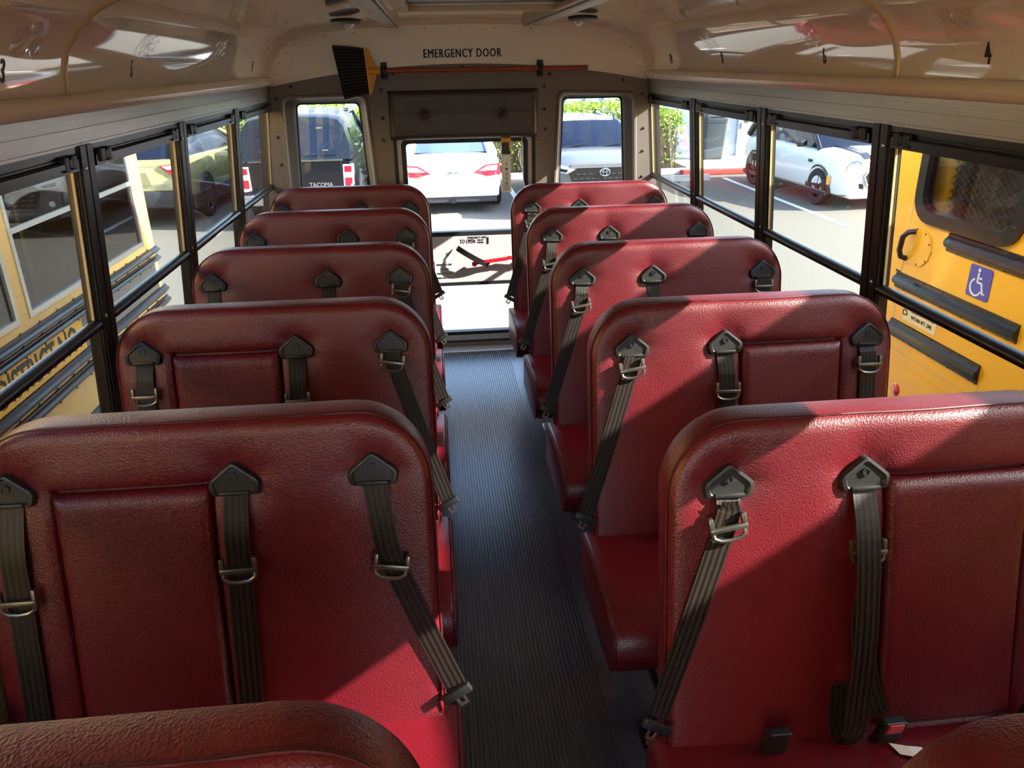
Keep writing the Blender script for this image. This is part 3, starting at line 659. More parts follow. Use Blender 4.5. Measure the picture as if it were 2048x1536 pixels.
def seat(sg, y, panel, label, adj, loop=False, tags=False):
    r = root('bus_seat', (sg*.661, y, 0), label, 'bus seat', 'red vinyl bus seats', local=True)
    bk, sm = SEATS[sg, panel]
    bko = place('backrest', bk, r); place('seam', sm, bko)
    if panel: place('inset_panel', SEATS[sg, 'panel'], r)
    cu, cs = SEATS[sg, 'cushion']; cuo = place('cushion', cu, r); place('seam', cs, cuo)
    lg = place('leg', SEATS[sg, 'leg'], r)
    for bx, by in ((-.35, -.02), (-.28, -.02), (-.35, -.50), (-.28, -.50), (-.355, -.08)): place('bolt', bolt, lg, (sg*bx, by, .008))
    tilt = math.atan(.2)
    for k, (ax, az) in enumerate(ANC):
        place('belt_guide', GUIDE, r, (sg*ax, face_y(ax, az)-.004, az), (-tilt, 0, 0))
        if loop and k == 1:
            b = part('shoulder_belt', strap([(ax, az-.022, .010), (ax-.004, .86, .030), (ax-.008, .70, .045), (ax-.014, .56, .045), (ax-.018, .475, .040), (ax-.026, .452, .026), (ax-.036, .475, .016), (ax-.034, .56, .014)], sgn=sg), 'webbing', r)
            part('shoulder_belt', strap([(ax+.006, .83, .010), (ax+.012, .78, .012), (ax+.004, .68, .008), (ax+.020, .56, .008), (ax+.040, .49, .020)], sgn=sg), 'webbing', r)
            place('adjuster', ADJ, r, (sg*(ax+.004), face_y(ax, .84)-.010, .84), (-tilt, 0, 0))
            continue
        lo = {0: (-.463, .500), 1: (ax+.012, .43), 2: (ax+.010, .43)}[k]
        za = adj[k]; t = (az-.02-za)/(az-.02-lo[1])
        if k == 0: xa = ax+(lo[0]-ax)*t*.55
        else: xa = ax+(lo[0]-ax)*t
        mid = [(xa, za, .012)]
        if k == 0: mid.append(((xa*1.1+lo[0])/2.1, (za*1.05+lo[1])/2.05, .012))
        else: mid.append(((xa+lo[0])/2, (za+lo[1])/2, .010))
        b = part('shoulder_belt', strap([(ax, az-.016, .006), ((ax+xa)/2, (az-.02+za)/2, .013)]+mid+[(lo[0], lo[1], .010)], sgn=sg), 'webbing', r)
        ang = math.atan2(xa-ax, (az-.02)-za)
        place('adjuster', ADJ, b, (sg*xa, face_y(xa, za)-.014, za), (-tilt, sg*ang, 0))
        if k == 0:
            an = sg*.55
            tg = place('buckle_tongue', TONG, r, (sg*(lo[0]-.004), slope(.49)-.014, .490), (-tilt, an, 0))
            place('tongue_plate', TONM, tg)
    for bx in (-.235, .0, .30):
        q = part('buckle', MB().rbox(-.024, .024, -.012, .012, 0, .070, .005, lambda x, y, z, bx=bx: (sg*bx+x, -.165+y-.25*z, .430+z)), 'black_plastic', r)
        if bx == 0: part('release_button', MB().rbox(-.016, .016, -.0145, -.010, .040, .068, .002, lambda x, y, z, bx=bx: (sg*bx+x, -.165+y-.25*z, .430+z)), 'red_button', q, label='red release button')
    if tags: part('care_tag', MB().ribbon([(.00, -.20, .443), (.025, -.215, .449), (.055, -.22, .447)], Vector((.004, -.014, 0)), .001), 'paper', r, label='small white care tag')
    return r
ORD = ['nearest the camera', 'second from the front', 'third from the front', 'fourth from the front', 'fifth from the front', 'in the last row']
ADJR = {1: (.905, .80, .88), 2: (.925, .855, .905), 3: (.885, .70, .925), 4: (.86, .72, .80), 5: (.90, .75, .80), 0: (.9, .8, .8)}
ADJL = {1: (.795, .815, .775), 2: (.93, .84, .87), 3: (.93, .75, .78), 4: (.93, .75, .75), 5: (.9, .75, .75), 0: (.9, .8, .8)}
for k in range(6):
    seat(1, 1.248+(k-1)*.7534 if k else .472, k in (0, 1, 2), 'red vinyl bus seat right of the aisle, %s' % ORD[k], ADJR[k], loop=(k == 1), tags=(k == 1))
    seat(-1, 1.382+(k-1)*.7534 if k else .578, k in (0, 1, 2), 'red vinyl bus seat left of the aisle, %s' % ORD[k], ADJL[k])

# ================================================================== OUTSIDE
G = -.85
gr = part('ground', MB().add([(-80, -60, G), (80, -60, G), (80, 60, G), (-80, 60, G)], [(0, 1, 2, 3)]), 'asphalt', label='pale sunlit asphalt of the parking lot', kind='structure')
for x in (-6.6, -3.85, -1.2, 1.42, 4.05, 6.42, 9.2):
    part('parking_line', MB().box(x-.05, x+.05, 11.7 if x > 6 else 13.0, 17.6, G, G+.004), 'line_white', gr)
part('parking_line', MB().box(-9.5, -4.8, 12.35, 12.45, G, G+.004), 'sign_yellow', gr)
part('curb', MB().rbox(-16, 16, 18.3, 18.5, G, G+.14, .02), 'concrete', gr)
part('walk', MB().box(5.9, 16, 18.5, 21, G, G+.12), 'concrete', gr)
part('curb', MB().rbox(5.6, 16, 18.12, 18.3, G, G+.13, .02), 'curb_red', gr)
for x, lb in ((5.15, 'pale concrete wheel stop left of the white hatchback'), (2.7, 'pale concrete wheel stop ahead of the grey car')):
    mb = MB(); pf = [(-.07, G), (-.05, G+.12), (.05, G+.12), (.07, G)]
    mb.loft([[(x-.85, 17.4+a, z) for a, z in pf], [(x-.80, 17.4+a, z) for a, z in pf], [(x+.80, 17.4+a, z) for a, z in pf], [(x+.85, 17.4+a, z) for a, z in pf]])
    solo('wheel_stop', mb, 'concrete', label=lb, cat='wheel stop', group='concrete wheel stops')
# ---- building behind the hedge
bd_ = root('office_building', (0, 21.2, G), 'pale grey single storey building behind the hedge', 'building')
part('wall', MB().box(-18, 5.6, 21, 21.3, G, 3.2), 'wall_grey', bd_)
part('wall', MB().box(5.6, 18, 20.8, 21.3, G, 3.2), 'wall_grey_tinted', bd_)
part('roof_edge', MB().box(-18.2, 18.2, 20.7, 21.4, 3.2, 3.45), 'concrete', bd_)
for x0, x1 in ((-8.6, -6.9), (-3.1, -1.6), (.2, 1.5), (3.3, 4.35)):
    wd = part('window', MB().plate([(x0, .45), (x1, .45), (x1, 1.75), (x0, 1.75)], [[(x0+.07, .52), (x1-.07, .52), (x1-.07, 1.68), (x0+.07, 1.68)]], 20.95, 21.02), 'white_paint', bd_)
    part('pane', MB().box(x0+.06, x1-.06, 20.985, 20.995, .51, 1.69), 'window_blue', wd)
    part('mullion', MB().box((x0+x1)/2-.03, (x0+x1)/2+.03, 20.95, 21.0, .5, 1.7), 'white_paint', wd)
dd = part('door', MB().rbox(7.86, 8.95, 20.74, 20.81, G+.12, 1.35, .01), 'wall_grey_tinted', bd_, label='plain pale door')
part('door_pane', MB().box(8.02, 8.12, 20.732, 20.742, .1, .9), 'bin_green', dd)
part('door_handle', MB().rbox(7.93, 7.97, 20.70, 20.74, -.05, .12, .01), 'steel', dd)
part('notice', MB().box(7.30, 7.55, 20.785, 20.80, -.35, .05), 'paper', bd_)
# ---- hedge
hg = root('hedge', (0, 19.6, G), 'clipped green hedge in front of the pale building', 'hedge')
tw = MB(); rnd = random.Random(3)
def hz(x): return G+1.52+.07*math.sin(x*1.7)+.05*math.sin(x*4.1)-(.14 if x > 4.6 else 0)
tw.box(-13, 5.75, 19.45, 20.3, G, G+1.25)
for k in range(520):
    x = rnd.uniform(-13, 5.85); h = rnd.uniform(.5, 1.35); y = 19.42+rnd.uniform(-.05, .1)
    tw.tube([(x, y, G), (x+rnd.uniform(-.15, .15), y-rnd.uniform(0, .1), G+h*.5), (x+rnd.uniform(-.3, .3), y-rnd.uniform(0, .12), G+h)], [.014, .011, .006], 4)
part('branches', tw, 'twig', hg, kind='stuff')
lf = MB()
for k in range(30000):
    x = rnd.uniform(-13, 5.9); top = hz(x)
    if k % 3 == 0: y = rnd.uniform(19.2, 20.4); z = top+rnd.gauss(0, .05)
    elif k % 3 == 1: y = 19.32+rnd.gauss(0, .08); z = top-abs(rnd.gauss(0, .22))
    else: y = 19.36+rnd.gauss(0, .06); z = rnd.uniform(G+.1, top)
    if k % 3 == 2 and rnd.random() < .55: continue
    r = rnd.uniform(.022, .05); t = rnd.uniform(0, 2*PI); q = rnd.uniform(-.9, .9)
    u = Vector((math.cos(t), math.sin(t)*.6, q)).normalized()*r; v = Vector((-math.sin(t)*.5, rnd.uniform(-.4, .4), math.cos(q))).normalized()*r*.6
    o = Vector((x, y, z)); lf.add([tuple(o-u), tuple(o-v), tuple(o+u), tuple(o+v)], [(0, 1, 2, 3)])
part('leaves', lf.mesh('leaves', 'leaf', None, BASE[hg], fix=False), None, hg, kind='stuff')
# ---- bin
bn_ = root('wheeled_bin', (7.0, 20.25, G+.12), 'dark plastic rubbish bin standing by the building wall', 'bin')
bz = G+.12
part('bin_body', MB().loft([[(7.0+a*q, 20.25+b*q, bz+z) for a, b in rrect(-.30, .30, -.30, .30, .08)] for q, z in ((.78, .0), (.82, .05), (1.0, .92), (1.06, .93), (1.06, .97))]), 'bin_green', bn_, 40)
part('bin_lid', MB().loft([[(7.0+a*q, 20.25+b*q, bz+z) for a, b in rrect(-.31, .31, -.31, .31, .09)] for q, z in ((1.04, .97), (1.06, 1.0), (.96, 1.10), (.80, 1.14))]), 'bin_green', bn_, 40)
part('bin_opening', MB().box(6.82, 7.18, 19.93, 19.96, bz+1.0, bz+1.06), 'car_black', bn_)

# ---- neighbouring yellow buses
def bus_profile(sx, x, top=0.0):    # cross section of a bus whose near side is at x and which extends away by 2.4 m
    pts = [(0, -.45), (0, 1.55), (.03, 1.69), (.10, 1.86-top*.4), (.24, 2.03-top*.8), (.42, 2.16-top), (.75, 2.26-top), (1.2, 2.30-top)]
    full_ = pts+[(2.4-p, z) for p, z in reversed(pts[:-1])]
    return [(x+sx*p, z) for p, z in full_]
# right bus, rear corner at y 3.75
rbus = root('yellow_bus', (3.4, -1, G), 'bright yellow school bus parked along the right windows', 'bus')
stn = [(-7.0, 0), (2.0, 0), (3.0, .02), (3.5, .06), (3.80, .13), (3.94, .22)]
WR = [(3.66, .93), (3.66, 1.50), (2.93, 1.50), (2.93, .93)]
mb = MB(); rings = []
for y, t in stn: rings.append([(x, y, z) for x, z in bus_profile(1, 2.2, t)])
# near side gets a window opening: build the shell without its near wall, then a plate with a hole
n_ = len(rings[0]); mb.v = [p for r in rings for p in r]
for i in range(len(rings)-1):
    for k in range(1, n_): mb.f.append((i*n_+k, i*n_+(k+1) % n_, (i+1)*n_+(k+1) % n_, (i+1)*n_+k))
mb.f.append(tuple(range(n_)))
body = part('body', mb, 'bus_yellow', rbus, 30)
cap = [[(x+(.04 if x < 3 else -.04), 3.98, z) for x, z in bus_profile(1, 2.2, .28)]]
part('rear_cap', MB().loft([rings[-1], cap[0]]), 'bus_yellow', rbus, 30)
holes = [rrect(2.95, 3.63, .985, 1.46, .10)]+[rrect(y-.78, y, .80, 1.46, .04) for y in (2.70, 1.82, .94, .06, -.82, -1.7)]
sw = part('side_wall', MB().plate([(-7, -.45), (3.94, -.45), (3.94, 1.552), (-7, 1.552)], holes, 2.2, 2.225, lambda a, b, z: (b, a, z)), 'bus_yellow', rbus)
wf = part('lift_window', MB().plate(rrect(2.91, 3.67, .945, 1.50, .13), [rrect(2.97, 3.61, 1.005, 1.44, .085)], 2.180, 2.23, lambda a, b, z: (b, a, z)), 'rub_rail', rbus, label='rubber framed lift door window')
part('pane', MB().box(2.206, 2.210, 2.95, 3.63, .985, 1.46), 'pane_tint', wf)
for y in (2.70, 1.82, .94, .06, -.82, -1.7):
    q = part('window', MB().plate(rrect(y-.80, y+.02, .78, 1.48, .05), [rrect(y-.75, y-.03, .83, 1.43, .04)], 2.188, 2.22, lambda a, b, z: (b, a, z)), 'rub_rail', rbus)
    part('pane', MB().box(2.206, 2.210, y-.78, y, .80, 1.46), 'pane_bus', q)
part('inner_post', MB().box(2.55, 2.70, 2.92, 3.12, .3, 1.9).box(2.30, 2.34, 3.60, 3.70, .3, 1.7), 'bus_yellow', rbus)
sm_ = MB()
for k in range(-26, 40):
    for sg in (1, -1):
        p0 = (2.32, 2.92, .95+k*.035); L = .80; dz = .55*sg
        z0 = .95+k*.035; z1 = z0+dz
        pa, pb = (2.32, 2.92, z0), (2.32, 3.68, z1)
        def clipz(pa, pb, zl, zh):
            ta, tb = 0, 1
            for zc, s_ in ((zl, 1), (zh, -1)):
                da = (pa[2]-zc)*s_; db = (pb[2]-zc)*s_
                if da < 0 and db < 0: return None
                if da < 0: ta = max(ta, da/(da-db))
                if db < 0: tb = min(tb, da/(da-db))
            f_ = lambda t: tuple(pa[i]+(pb[i]-pa[i])*t for i in range(3))
            return (f_(ta), f_(tb)) if tb > ta else None
        cz = clipz(pa, pb, .93, 1.5)
        if cz: sm_.tube(list(cz), .0028, 4)
part('mesh_screen', sm_, 'black_metal', rbus, label='expanded metal screen behind the window', kind='stuff')
RP = [(0, 0), (.008, .004), (.010, .018), (.024, .028), (.030, .045), (.024, .062), (.010, .072), (.008, .086), (0, .090)]
def rub(parent, sx, X, y0, y1, z, sc_=1.0, bolts=True):
    mb = MB(); mb.loft([[(X-sx*p, y, z+q*sc_) for p, q in RP] for y in (y0, y1)])
    o = part('rub_rail', mb, 'rub_rail', parent, 30)
    y = y0+.05
    while bolts and y < y1:
        for zz in (.008, .082):
            part('bolt', MB().lathe([(0, .005), (.005, .004), (.007, 0)], 8, lambda a, b, h, y=y, zz=zz: (X-sx*(.006+h), y+a, z+zz*sc_+b)), 'black_plastic', o, 40)
        y += .155
rub(rbus, 1, 2.2, .6, 3.372, .848, 1.0); rub(rbus, 1, 2.2, 2.815, 3.725, .580, .95); rub(rbus, 1, 2.2, 2.985, 3.705, .325, 1.05)
# grab handle recess
hp = part('handle_plate', MB().plate([(3.72, .91), (3.60, .915), (3.54, .905), (3.50, .87), (3.485, .82), (3.50, .77), (3.54, .735), (3.60, .725), (3.70, .73)], [], 2.194, 2.2, lambda a, b, z: (b, a, z)), 'bus_yellow', rbus)
part('grab_handle', MB().tube([(2.195, 3.63, .89), (2.165, 3.645, .885), (2.15, 3.66, .86), (2.15, 3.67, .79), (2.165, 3.675, .755), (2.195, 3.672, .745)], .014, 10), 'black_plastic', hp, 50, label='black grab handle')
for y, z in ((3.62, .905), (3.545, .893), (3.505, .85), (3.515, .765), (3.58, .735)): part('bolt', MB().lathe([(0, .004), (.006, 0)], 8, lambda a, b, h, y=y, z=z: (2.194-h, y+a, z+b)), 'black_plastic', hp)
# wheelchair symbol sign
def isa(parent, X, Yc, Zc, s, m):
    f = lambda x, y, z: (X-z, Yc-x*s, Zc+y*s)
    mb = MB()
    mb.lathe([(.055, 0), (.055, .001)], 16, lambda a, b, h: f(-.02+a, .36+b, h))
    tb = lambda P, wd: mb.ribbon([Vector((x, y, 0)) for x, y in P], [Vector((-(P[min(i+1, len(P)-1)][1]-P[max(i-1, 0)][1]), P[min(i+1, len(P)-1)][0]-P[max(i-1, 0)][0], 0)).normalized()*wd for i in range(len(P))], .003, f)
    tb([(-.02, .28), (-.03, 0)], .03); tb([(-.025, .14), (.14, .14)], .025); tb([(-.03, .01), (.16, .01), (.26, -.28), (.35, -.25)], .03)
    tb([(-.05+.24*math.cos(t), -.14+.24*math.sin(t)) for t in [math.radians(115+k*15) for k in range(16)]], .028)
    mb.uv = {}
    part('wheelchair_symbol', mb, m, parent)
sg_ = part('access_sign', MB().plate(rrect(3.036, 3.184, .695, .838, .012), [], 2.196, 2.1995, lambda a, b, z: (b, a, z)), 'sign_blue', rbus, label='blue wheelchair access sign')
isa(sg_, 2.1945, 3.115, .765, .155, 'paper')
st_ = part('sticker', MB().plate(rrect(3.338, 3.618, .440, .560, .004), [], 2.197, 2.1995, lambda a, b, z: (b, a, z)), 'paper_cream', rbus, label='pale sticker asking drivers to keep clear')
isa(st_, 2.1955, 3.595, .490, .065, 'ink')
part('lettering', text_mb("PLEASE DON'T PARK", .026, rw(2.1965, 3.455, .502), sx=.84, bold=.0006), 'ink', st_)
part('lettering', text_mb("WITHIN 8FT. (3M)", .026, rw(2.1965, 3.455, .468), sx=.84, bold=.0006), 'ink', st_)
part('lettering', text_mb("Braun", .018, rw(2.1965, 3.53, .546), bold=.0004), 'red_paint', st_)
part('lettering', text_mb("STEPS", .016, rw(2.1985, 3.725, .665), bold=.0008), 'ink', rbus)
rv = MB()
for k in range(30): rv.lathe([(0, .003), (.0045, .001), (.005, 0)], 6, lambda a, b, h, k=k: (2.2-h, 3.70-k*.023+a, .205+b))
part('rivet_row', rv, 'bus_yellow', rbus, kind='stuff')
part('marker_reflector', MB().lathe([(0, .010), (.030, .006), (.036, 0)], 18, lambda a, b, h: (2.2-h, 3.56+a, .06+b)), 'lamp_red', rbus, 40, label='round red reflector')
part('panel_seam', MB().box(2.1985, 2.2, -2, 3.72, .262, .265).box(2.1985, 2.2, 2.975, 2.978, .10, .325).box(2.1985, 2.2, 3.695, 3.698, -.4, 1.55), 'seam_strip', rbus)
for y in (1.6, -4.5):
    part('tyre', MB().lathe([(.20, -.12), (.44, -.12), (.47, -.08), (.47, .08), (.44, .12), (.20, .12)], 28, lambda a, b, h, y=y: (2.36+h, y+a, G+.47+b)), 'tyre', rbus, 40)
# left bus, rear corner at y 5.70
lbus = root('left_yellow_bus', (-3.4, 0, G), 'tan yellow school bus parked along the left windows', 'bus')
stn = [(-7.0, 0), (4.6, 0), (5.2, .02), (5.55, .06), (5.66, .10)]
rings = [[(x, y, z) for x, z in bus_profile(-1, -2.2, t)] for y, t in stn]
mb = MB(); mb.v = [p for r in rings for p in r]
for i in range(len(rings)-1):
    for k in range(1, n_): mb.f.append((i*n_+k, i*n_+(k+1) % n_, (i+1)*n_+(k+1) % n_, (i+1)*n_+k))
mb.f.append(tuple(range(n_)))
part('body', mb, 'bus_yellow_shaded', lbus, 30)
part('rear_cap', MB().loft([rings[-1], [(x+(.04 if x < -3 else -.04), 5.70, z) for x, z in bus_profile(-1, -2.2, .16)]]), 'bus_yellow_shaded', lbus, 30)
LP_ = [4.70-.87*k for k in range(9)]
part('side_wall', MB().plate([(-7, -.45), (5.66, -.45), (5.66, 1.552), (-7, 1.552)], [[(y, .585), (y+.77, .585), (y+.77, 1.47), (y, 1.47)] for y in LP_], -2.225, -2.2, lambda a, b, z: (b, a, z)), 'bus_yellow_shaded', lbus)
part('dark_backing', MB().box(-3.05, -3.0, -7, 5.5, -.3, 1.9), 'bus_dark', lbus)  # dark sheet added to stand for the unlit interior behind the glass
for y in LP_:
    q = part('window', MB().plate([(y, .585), (y+.77, .585), (y+.77, 1.47), (y, 1.47)], [[(y+.03, .615), (y+.74, .615), (y+.74, .992), (y+.03, .992)], [(y+.03, 1.018), (y+.74, 1.018), (y+.74, 1.45), (y+.03, 1.45)]], -2.22, -2.195, lambda a, b, z: (b, a, z)), 'alu', lbus)
    part('pane', MB().box(-2.212, -2.209, y+.02, y+.75, .60, 1.0), 'pane_bus', q); part('pane', MB().box(-2.206, -2.203, y+.02, y+.75, 1.01, 1.46), 'pane_bus', q)
    pr = MB()
    for z in [.62+.09*k for k in range(10)]:
        for yy in (y-.065, y-.035): pr.lathe([(0, .003), (.004, .001), (.005, 0)], 6, lambda a, b, h, yy=yy, z=z: (-2.2+h, yy+a, z+b))
    part('rivet_row', pr, 'bus_yellow_shaded', lbus, kind='stuff')
rub(lbus, -1, -2.2, -3, 5.68, .488, .60, False); rub(lbus, -1, -2.2, -3, 5.68, .432, .55, False); rub(lbus, -1, -2.2, -3, 5.72, .185, .75, False); rub(lbus, -1, -2.2, -3, 5.72, .105, .75, False); rub(lbus, -1, -2.2, -3, 5.72, -.16, .75, False)
part('belt_panel', MB().box(-2.2, -2.196, 4.33, 5.60, .255, .430), 'bus_grey', lbus)
for y in [3.3+.20*k for k in range(12)]:
    for z in (.545, .484, .428, .247, .180, .103):
        part('bolt', MB().lathe([(0, .006), (.006, .004), (.008, 0)], 6, lambda a, b, h, y=y, z=z: (-2.196+h, y+a, z+b)), 'black_plastic', lbus)
ds = part('district_sign', MB().box(-2.2, -2.195, 3.05, 4.325, .258, .430), 'sign_yellow', lbus, label='yellow panel with black lettering')
part('lettering', text_mb('DISTRICT NO.', .190, lw_(-2.194, 3.83, .342), sx=.74, bold=.004), 'ink', ds)
for y in (1.0, -4.5):
    part('tyre', MB().lathe([(.20, -.12), (.44, -.12), (.47, -.08), (.47, .08), (.44, .12), (.20, .12)], 28, lambda a, b, h, y=y: (-2.36+h, y+a, G+.47+b)), 'tyre', lbus, 40)
# our own bus stands on wheels too
for s in (-1, 1):
    for y in (-1.0, 3.3):
        part('wheel', MB().lathe([(.20, -.11), (.37, -.11), (.40, -.07), (.40, .07), (.37, .11), (.20, .11)], 28, lambda a, b, h, y=y, s=s: (s*1.05+h, y+a, G+.40+b)), 'tyre', fl, 40)

# ================================================================== CARS (local: front at y=0 towards -y, z from the ground)
def car(name, label, loc, rz, paint, st, gh, wheels, wr_=.33, rimm='rim', arch=None, roofm=None, rearm='car_glass'):
    r = root(name, loc, label, 'car', local=True); r.rotation_euler = (0, 0, rz)
    rings = []
    for y, w_, zl, zb, cr in st:
        h = [(0, zl), (w_*.78, zl), (w_*.95, zl+.06), (w_, zl+.20), (w_, zl+(zb-zl)*.55), (w_*.985, zb-.16), (w_*.945, zb-.05), (w_*.86, zb), (w_*.5, zb+cr*.8), (0, zb+cr)]
        rings.append([(x, y, z) for x, z in h]+[(-x, y, z) for x, z in reversed(h[1:-1])])
    body = part('body', MB().loft(rings), paint, r, 35)
    yb0, yb1, yr0, yr1, zb0, zb1, zr, wb, wt = gh      # base front/rear, roof front/rear, belt z front/rear, roof z, half widths
    def gq(y0, z0, w0, y1, z1, w1, bul=0): return (y0, z0, w0, y1, z1, w1)
    N = 8
    def sheet(A, B, bulge, ax, th=.012):   # A,B: (y,z,w) bottom and top edges of a cross pane
        mb = MB(); rows = []
        for j in range(5):
            t = j/4; y = A[0]+(B[0]-A[0])*t; z = A[1]+(B[1]-A[1])*t; w_ = A[2]+(B[2]-A[2])*t
            rows.append([(w_*(2*i/N-1), y+ax*bulge*(1-(2*i/N-1)**2), z+bulge*.35*(1-(2*t-1)**2)) for i in range(N+1)])
        v = [p for q in rows for p in q]; mb.v = v+[(x, y-ax*th, z-th) for x, y, z in v]; M_ = len(v); W_ = N+1
        for j in range(4):
            for i in range(N): mb.f += [(j*W_+i, j*W_+i+1, (j+1)*W_+i+1, (j+1)*W_+i), (M_+j*W_+i, M_+(j+1)*W_+i, M_+(j+1)*W_+i+1, M_+j*W_+i+1)]
        return mb
    lerp = lambda A, B, t: tuple(p+(q-p)*t for p, q in zip(A, B))
    A0, A1 = (yb0, zb0, wb), (yr0, zr-.03, wt); B0, B1 = (yb1, zb1, wb), (yr1, zr-.03, wt)
    part('windscreen', sheet((A0[0], A0[1], A0[2]*.90), (A1[0], A1[1], A1[2]*.92), .07, -1), 'car_glass', r, 50)
    part('rear_window', sheet(lerp((B0[0], B0[1], B0[2]*.84), (B1[0], B1[1], B1[2]*.84), .06), lerp((B0[0], B0[1], B0[2]*.84), (B1[0], B1[1], B1[2]*.84), .94), .06, 1), rearm, r, 50)
    mb = MB(); rows = []
    for j in range(7):
        t = j/6; y = yr0+(yr1-yr0)*t; zc = zr-.02+.05*math.sin(PI*t)
        rows.append([(wt*1.0*u, y, zc-.07*abs(u)**3-(.0)) for u in [-1+.2*i for i in range(11)]])
    W_ = 11; v = [p for q in rows for p in q]; mb.v = v+[(x, y, z-.03) for x, y, z in v]; M_ = len(v)
    for j in range(6):
        for i in range(10): mb.f += [(j*W_+i, j*W_+i+1, (j+1)*W_+i+1, (j+1)*W_+i), (M_+j*W_+i, M_+(j+1)*W_+i, M_+(j+1)*W_+i+1, M_+j*W_+i+1)]
    for i in range(10): mb.f += [(i, M_+i, M_+i+1, i+1), (6*W_+i, 6*W_+i+1, M_+6*W_+i+1, M_+6*W_+i)]
    for j in range(6): mb.f += [(j*W_, (j+1)*W_, M_+(j+1)*W_, M_+j*W_), (j*W_+10, M_+j*W_+10, M_+(j+1)*W_+10, (j+1)*W_+10)]
    part('roof', mb, roofm or paint, r, 50)
    pm = roofm or paint
    for s in (-1, 1):
        g1 = [(yb0+.10, zb0+.0), (yr0+.06, zr-.10), (yr1-.05, zr-.10), (yb1-.12, zb1+.0)]
        f_ = lambda y, z: s*(wb*.955+(wt*.985-wb*.955)*max(0, (z-zb0))/(zr-.06-zb0))
        P = []
        mid = []
        sw_ = MB(); sw_.v = [(f_(y, z), y, z) for y, z in g1]+[(f_(y, z)-s*.02, y, z) for y, z in g1]; sw_.f = [(0, 1, 2, 3), (7, 6, 5, 4), (0, 4, 5, 1), (1, 5, 6, 2), (2, 6, 7, 3), (3, 7, 4, 0)]
        part('side_window', sw_, 'car_glass', r)
        pil = MB(); rr = .045
        e = lambda y, z, o=.0: (f_(y, z)-s*o, y, z)
        pil.tube([(s*wb*.93, yb0, zb0-.02), (s*(wb*.5+wt*.48), (yb0+yr0)/2, (zb0+zr-.05)/2+.02), (s*wt*.965, yr0+.02, zr-.065), (s*wt*.975, yr0+.35, zr-.055), (s*wt*.975, (yr0+yr1)/2, zr-.05), (s*wt*.97, yr1-.1, zr-.055), (s*(wb*.45+wt*.5), (yb1+yr1)/2+.01, (zb1+zr-.06)/2), (s*wb*.90, yb1, zb1-.02)], [.05, .04, .045, .045, .045, .06, .09, .10], 8)
        ym = (yr0+yr1)/2+.05; pil.box(min(e(ym, zb0)[0], e(ym, zb0, .03)[0]), max(e(ym, zb0)[0], e(ym, zb0, .03)[0]), ym-.05, ym+.05, zb0, zb0+.02)
        part('pillar', pil, pm, r, 50)
        bp = MB(); bp.v = [(f_(0, z)*1.004, y, z) for y, z in ((ym-.04, zb0), (ym-.04, zr-.09), (ym+.05, zr-.09), (ym+.05, zb0))]; bp.f = [(0, 1, 2, 3)]; bp.v += [(x-s*.02, y, z) for x, y, z in bp.v]; bp.f += [(7, 6, 5, 4), (0, 4, 5, 1), (1, 5, 6, 2), (2, 6, 7, 3), (3, 7, 4, 0)]
        part('door_post', bp, 'car_trim', r)
        part('mirror', MB().rbox(min(s*(wb+.02), s*(wb+.20)), max(s*(wb+.02), s*(wb+.20)), yb0+.32, yb0+.44, zb0-.0, zb0+.14, .03), roofm or paint, r, 50)
        ym2 = [yr0+.25, (yr0+yr1)/2+.55]
        for yy in ym2: part('door_handle', MB().rbox(min(s*wb*1.0, s*(wb*1.0+.03)), max(s*wb*1.0, s*(wb*1.0+.03)), yy, yy+.16, zb0-.14, zb0-.105, .008), paint, r)
        for yw in wheels:
            ww = [q for q in st if q[0] <= yw][-1][1]
            part('wheel_arch', MB().lathe([(wr_*1.20, -.10), (wr_*1.20, .012), (wr_*1.10, .018), (wr_*1.05, -.06), (0, -.06)], 28, lambda a, b, h: (s*(ww+h), yw+a, max(wr_*.55, wr_+b))), arch or 'car_trim', r, 30)
            ty = part('tyre', MB().lathe([(wr_*.62, -.09), (wr_*.94, -.10), (wr_, -.06), (wr_, .045), (wr_*.95, .07), (wr_*.66, .07), (wr_*.62, .05)], 32, lambda a, b, h: (s*(ww-.045+h), yw+a, wr_+b), False), 'tyre', r, 40)
            rm = MB(); rm.lathe([(wr_*.64, .062), (wr_*.60, .050), (wr_*.58, .0)], 24, lambda a, b, h: (s*(ww-.045+h), yw+a, wr_+b), False); rm.lathe([(wr_*.16, .03), (wr_*.15, .055), (0, .058)], 14, lambda a, b, h: (s*(ww-.045+h), yw+a, wr_+b))
            for k in range(5):
                t = 2*PI*k/5+.3; ca, sa = math.cos(t), math.sin(t)
                rm.prism([(.10*wr_, -.085*wr_), (.63*wr_, -.13*wr_), (.63*wr_, .13*wr_), (.10*wr_, .085*wr_)], 'z', .022, .048, lambda a, b, h: (s*(ww-.045+h), yw+a*ca-b*sa, wr_+a*sa+b*ca))
            part('rim', rm, rimm, ty, 30)
    return r, body
def fq(pts, y0, y1, fn=ID): return MB().prism(pts, 'y', y0, y1, fn)
def tags_text(r, body, txt, sz, x, y, z, m='ink', rear=True, sx=.8):
    fn = (lambda X, Y, Z: (x-X, y+Z, z+Y)) if rear else (lambda X, Y, Z: (x+X, y-Z, z+Y))
    part('lettering', text_mb(txt, sz, fn, sx=sx, bold=.002), m, r)
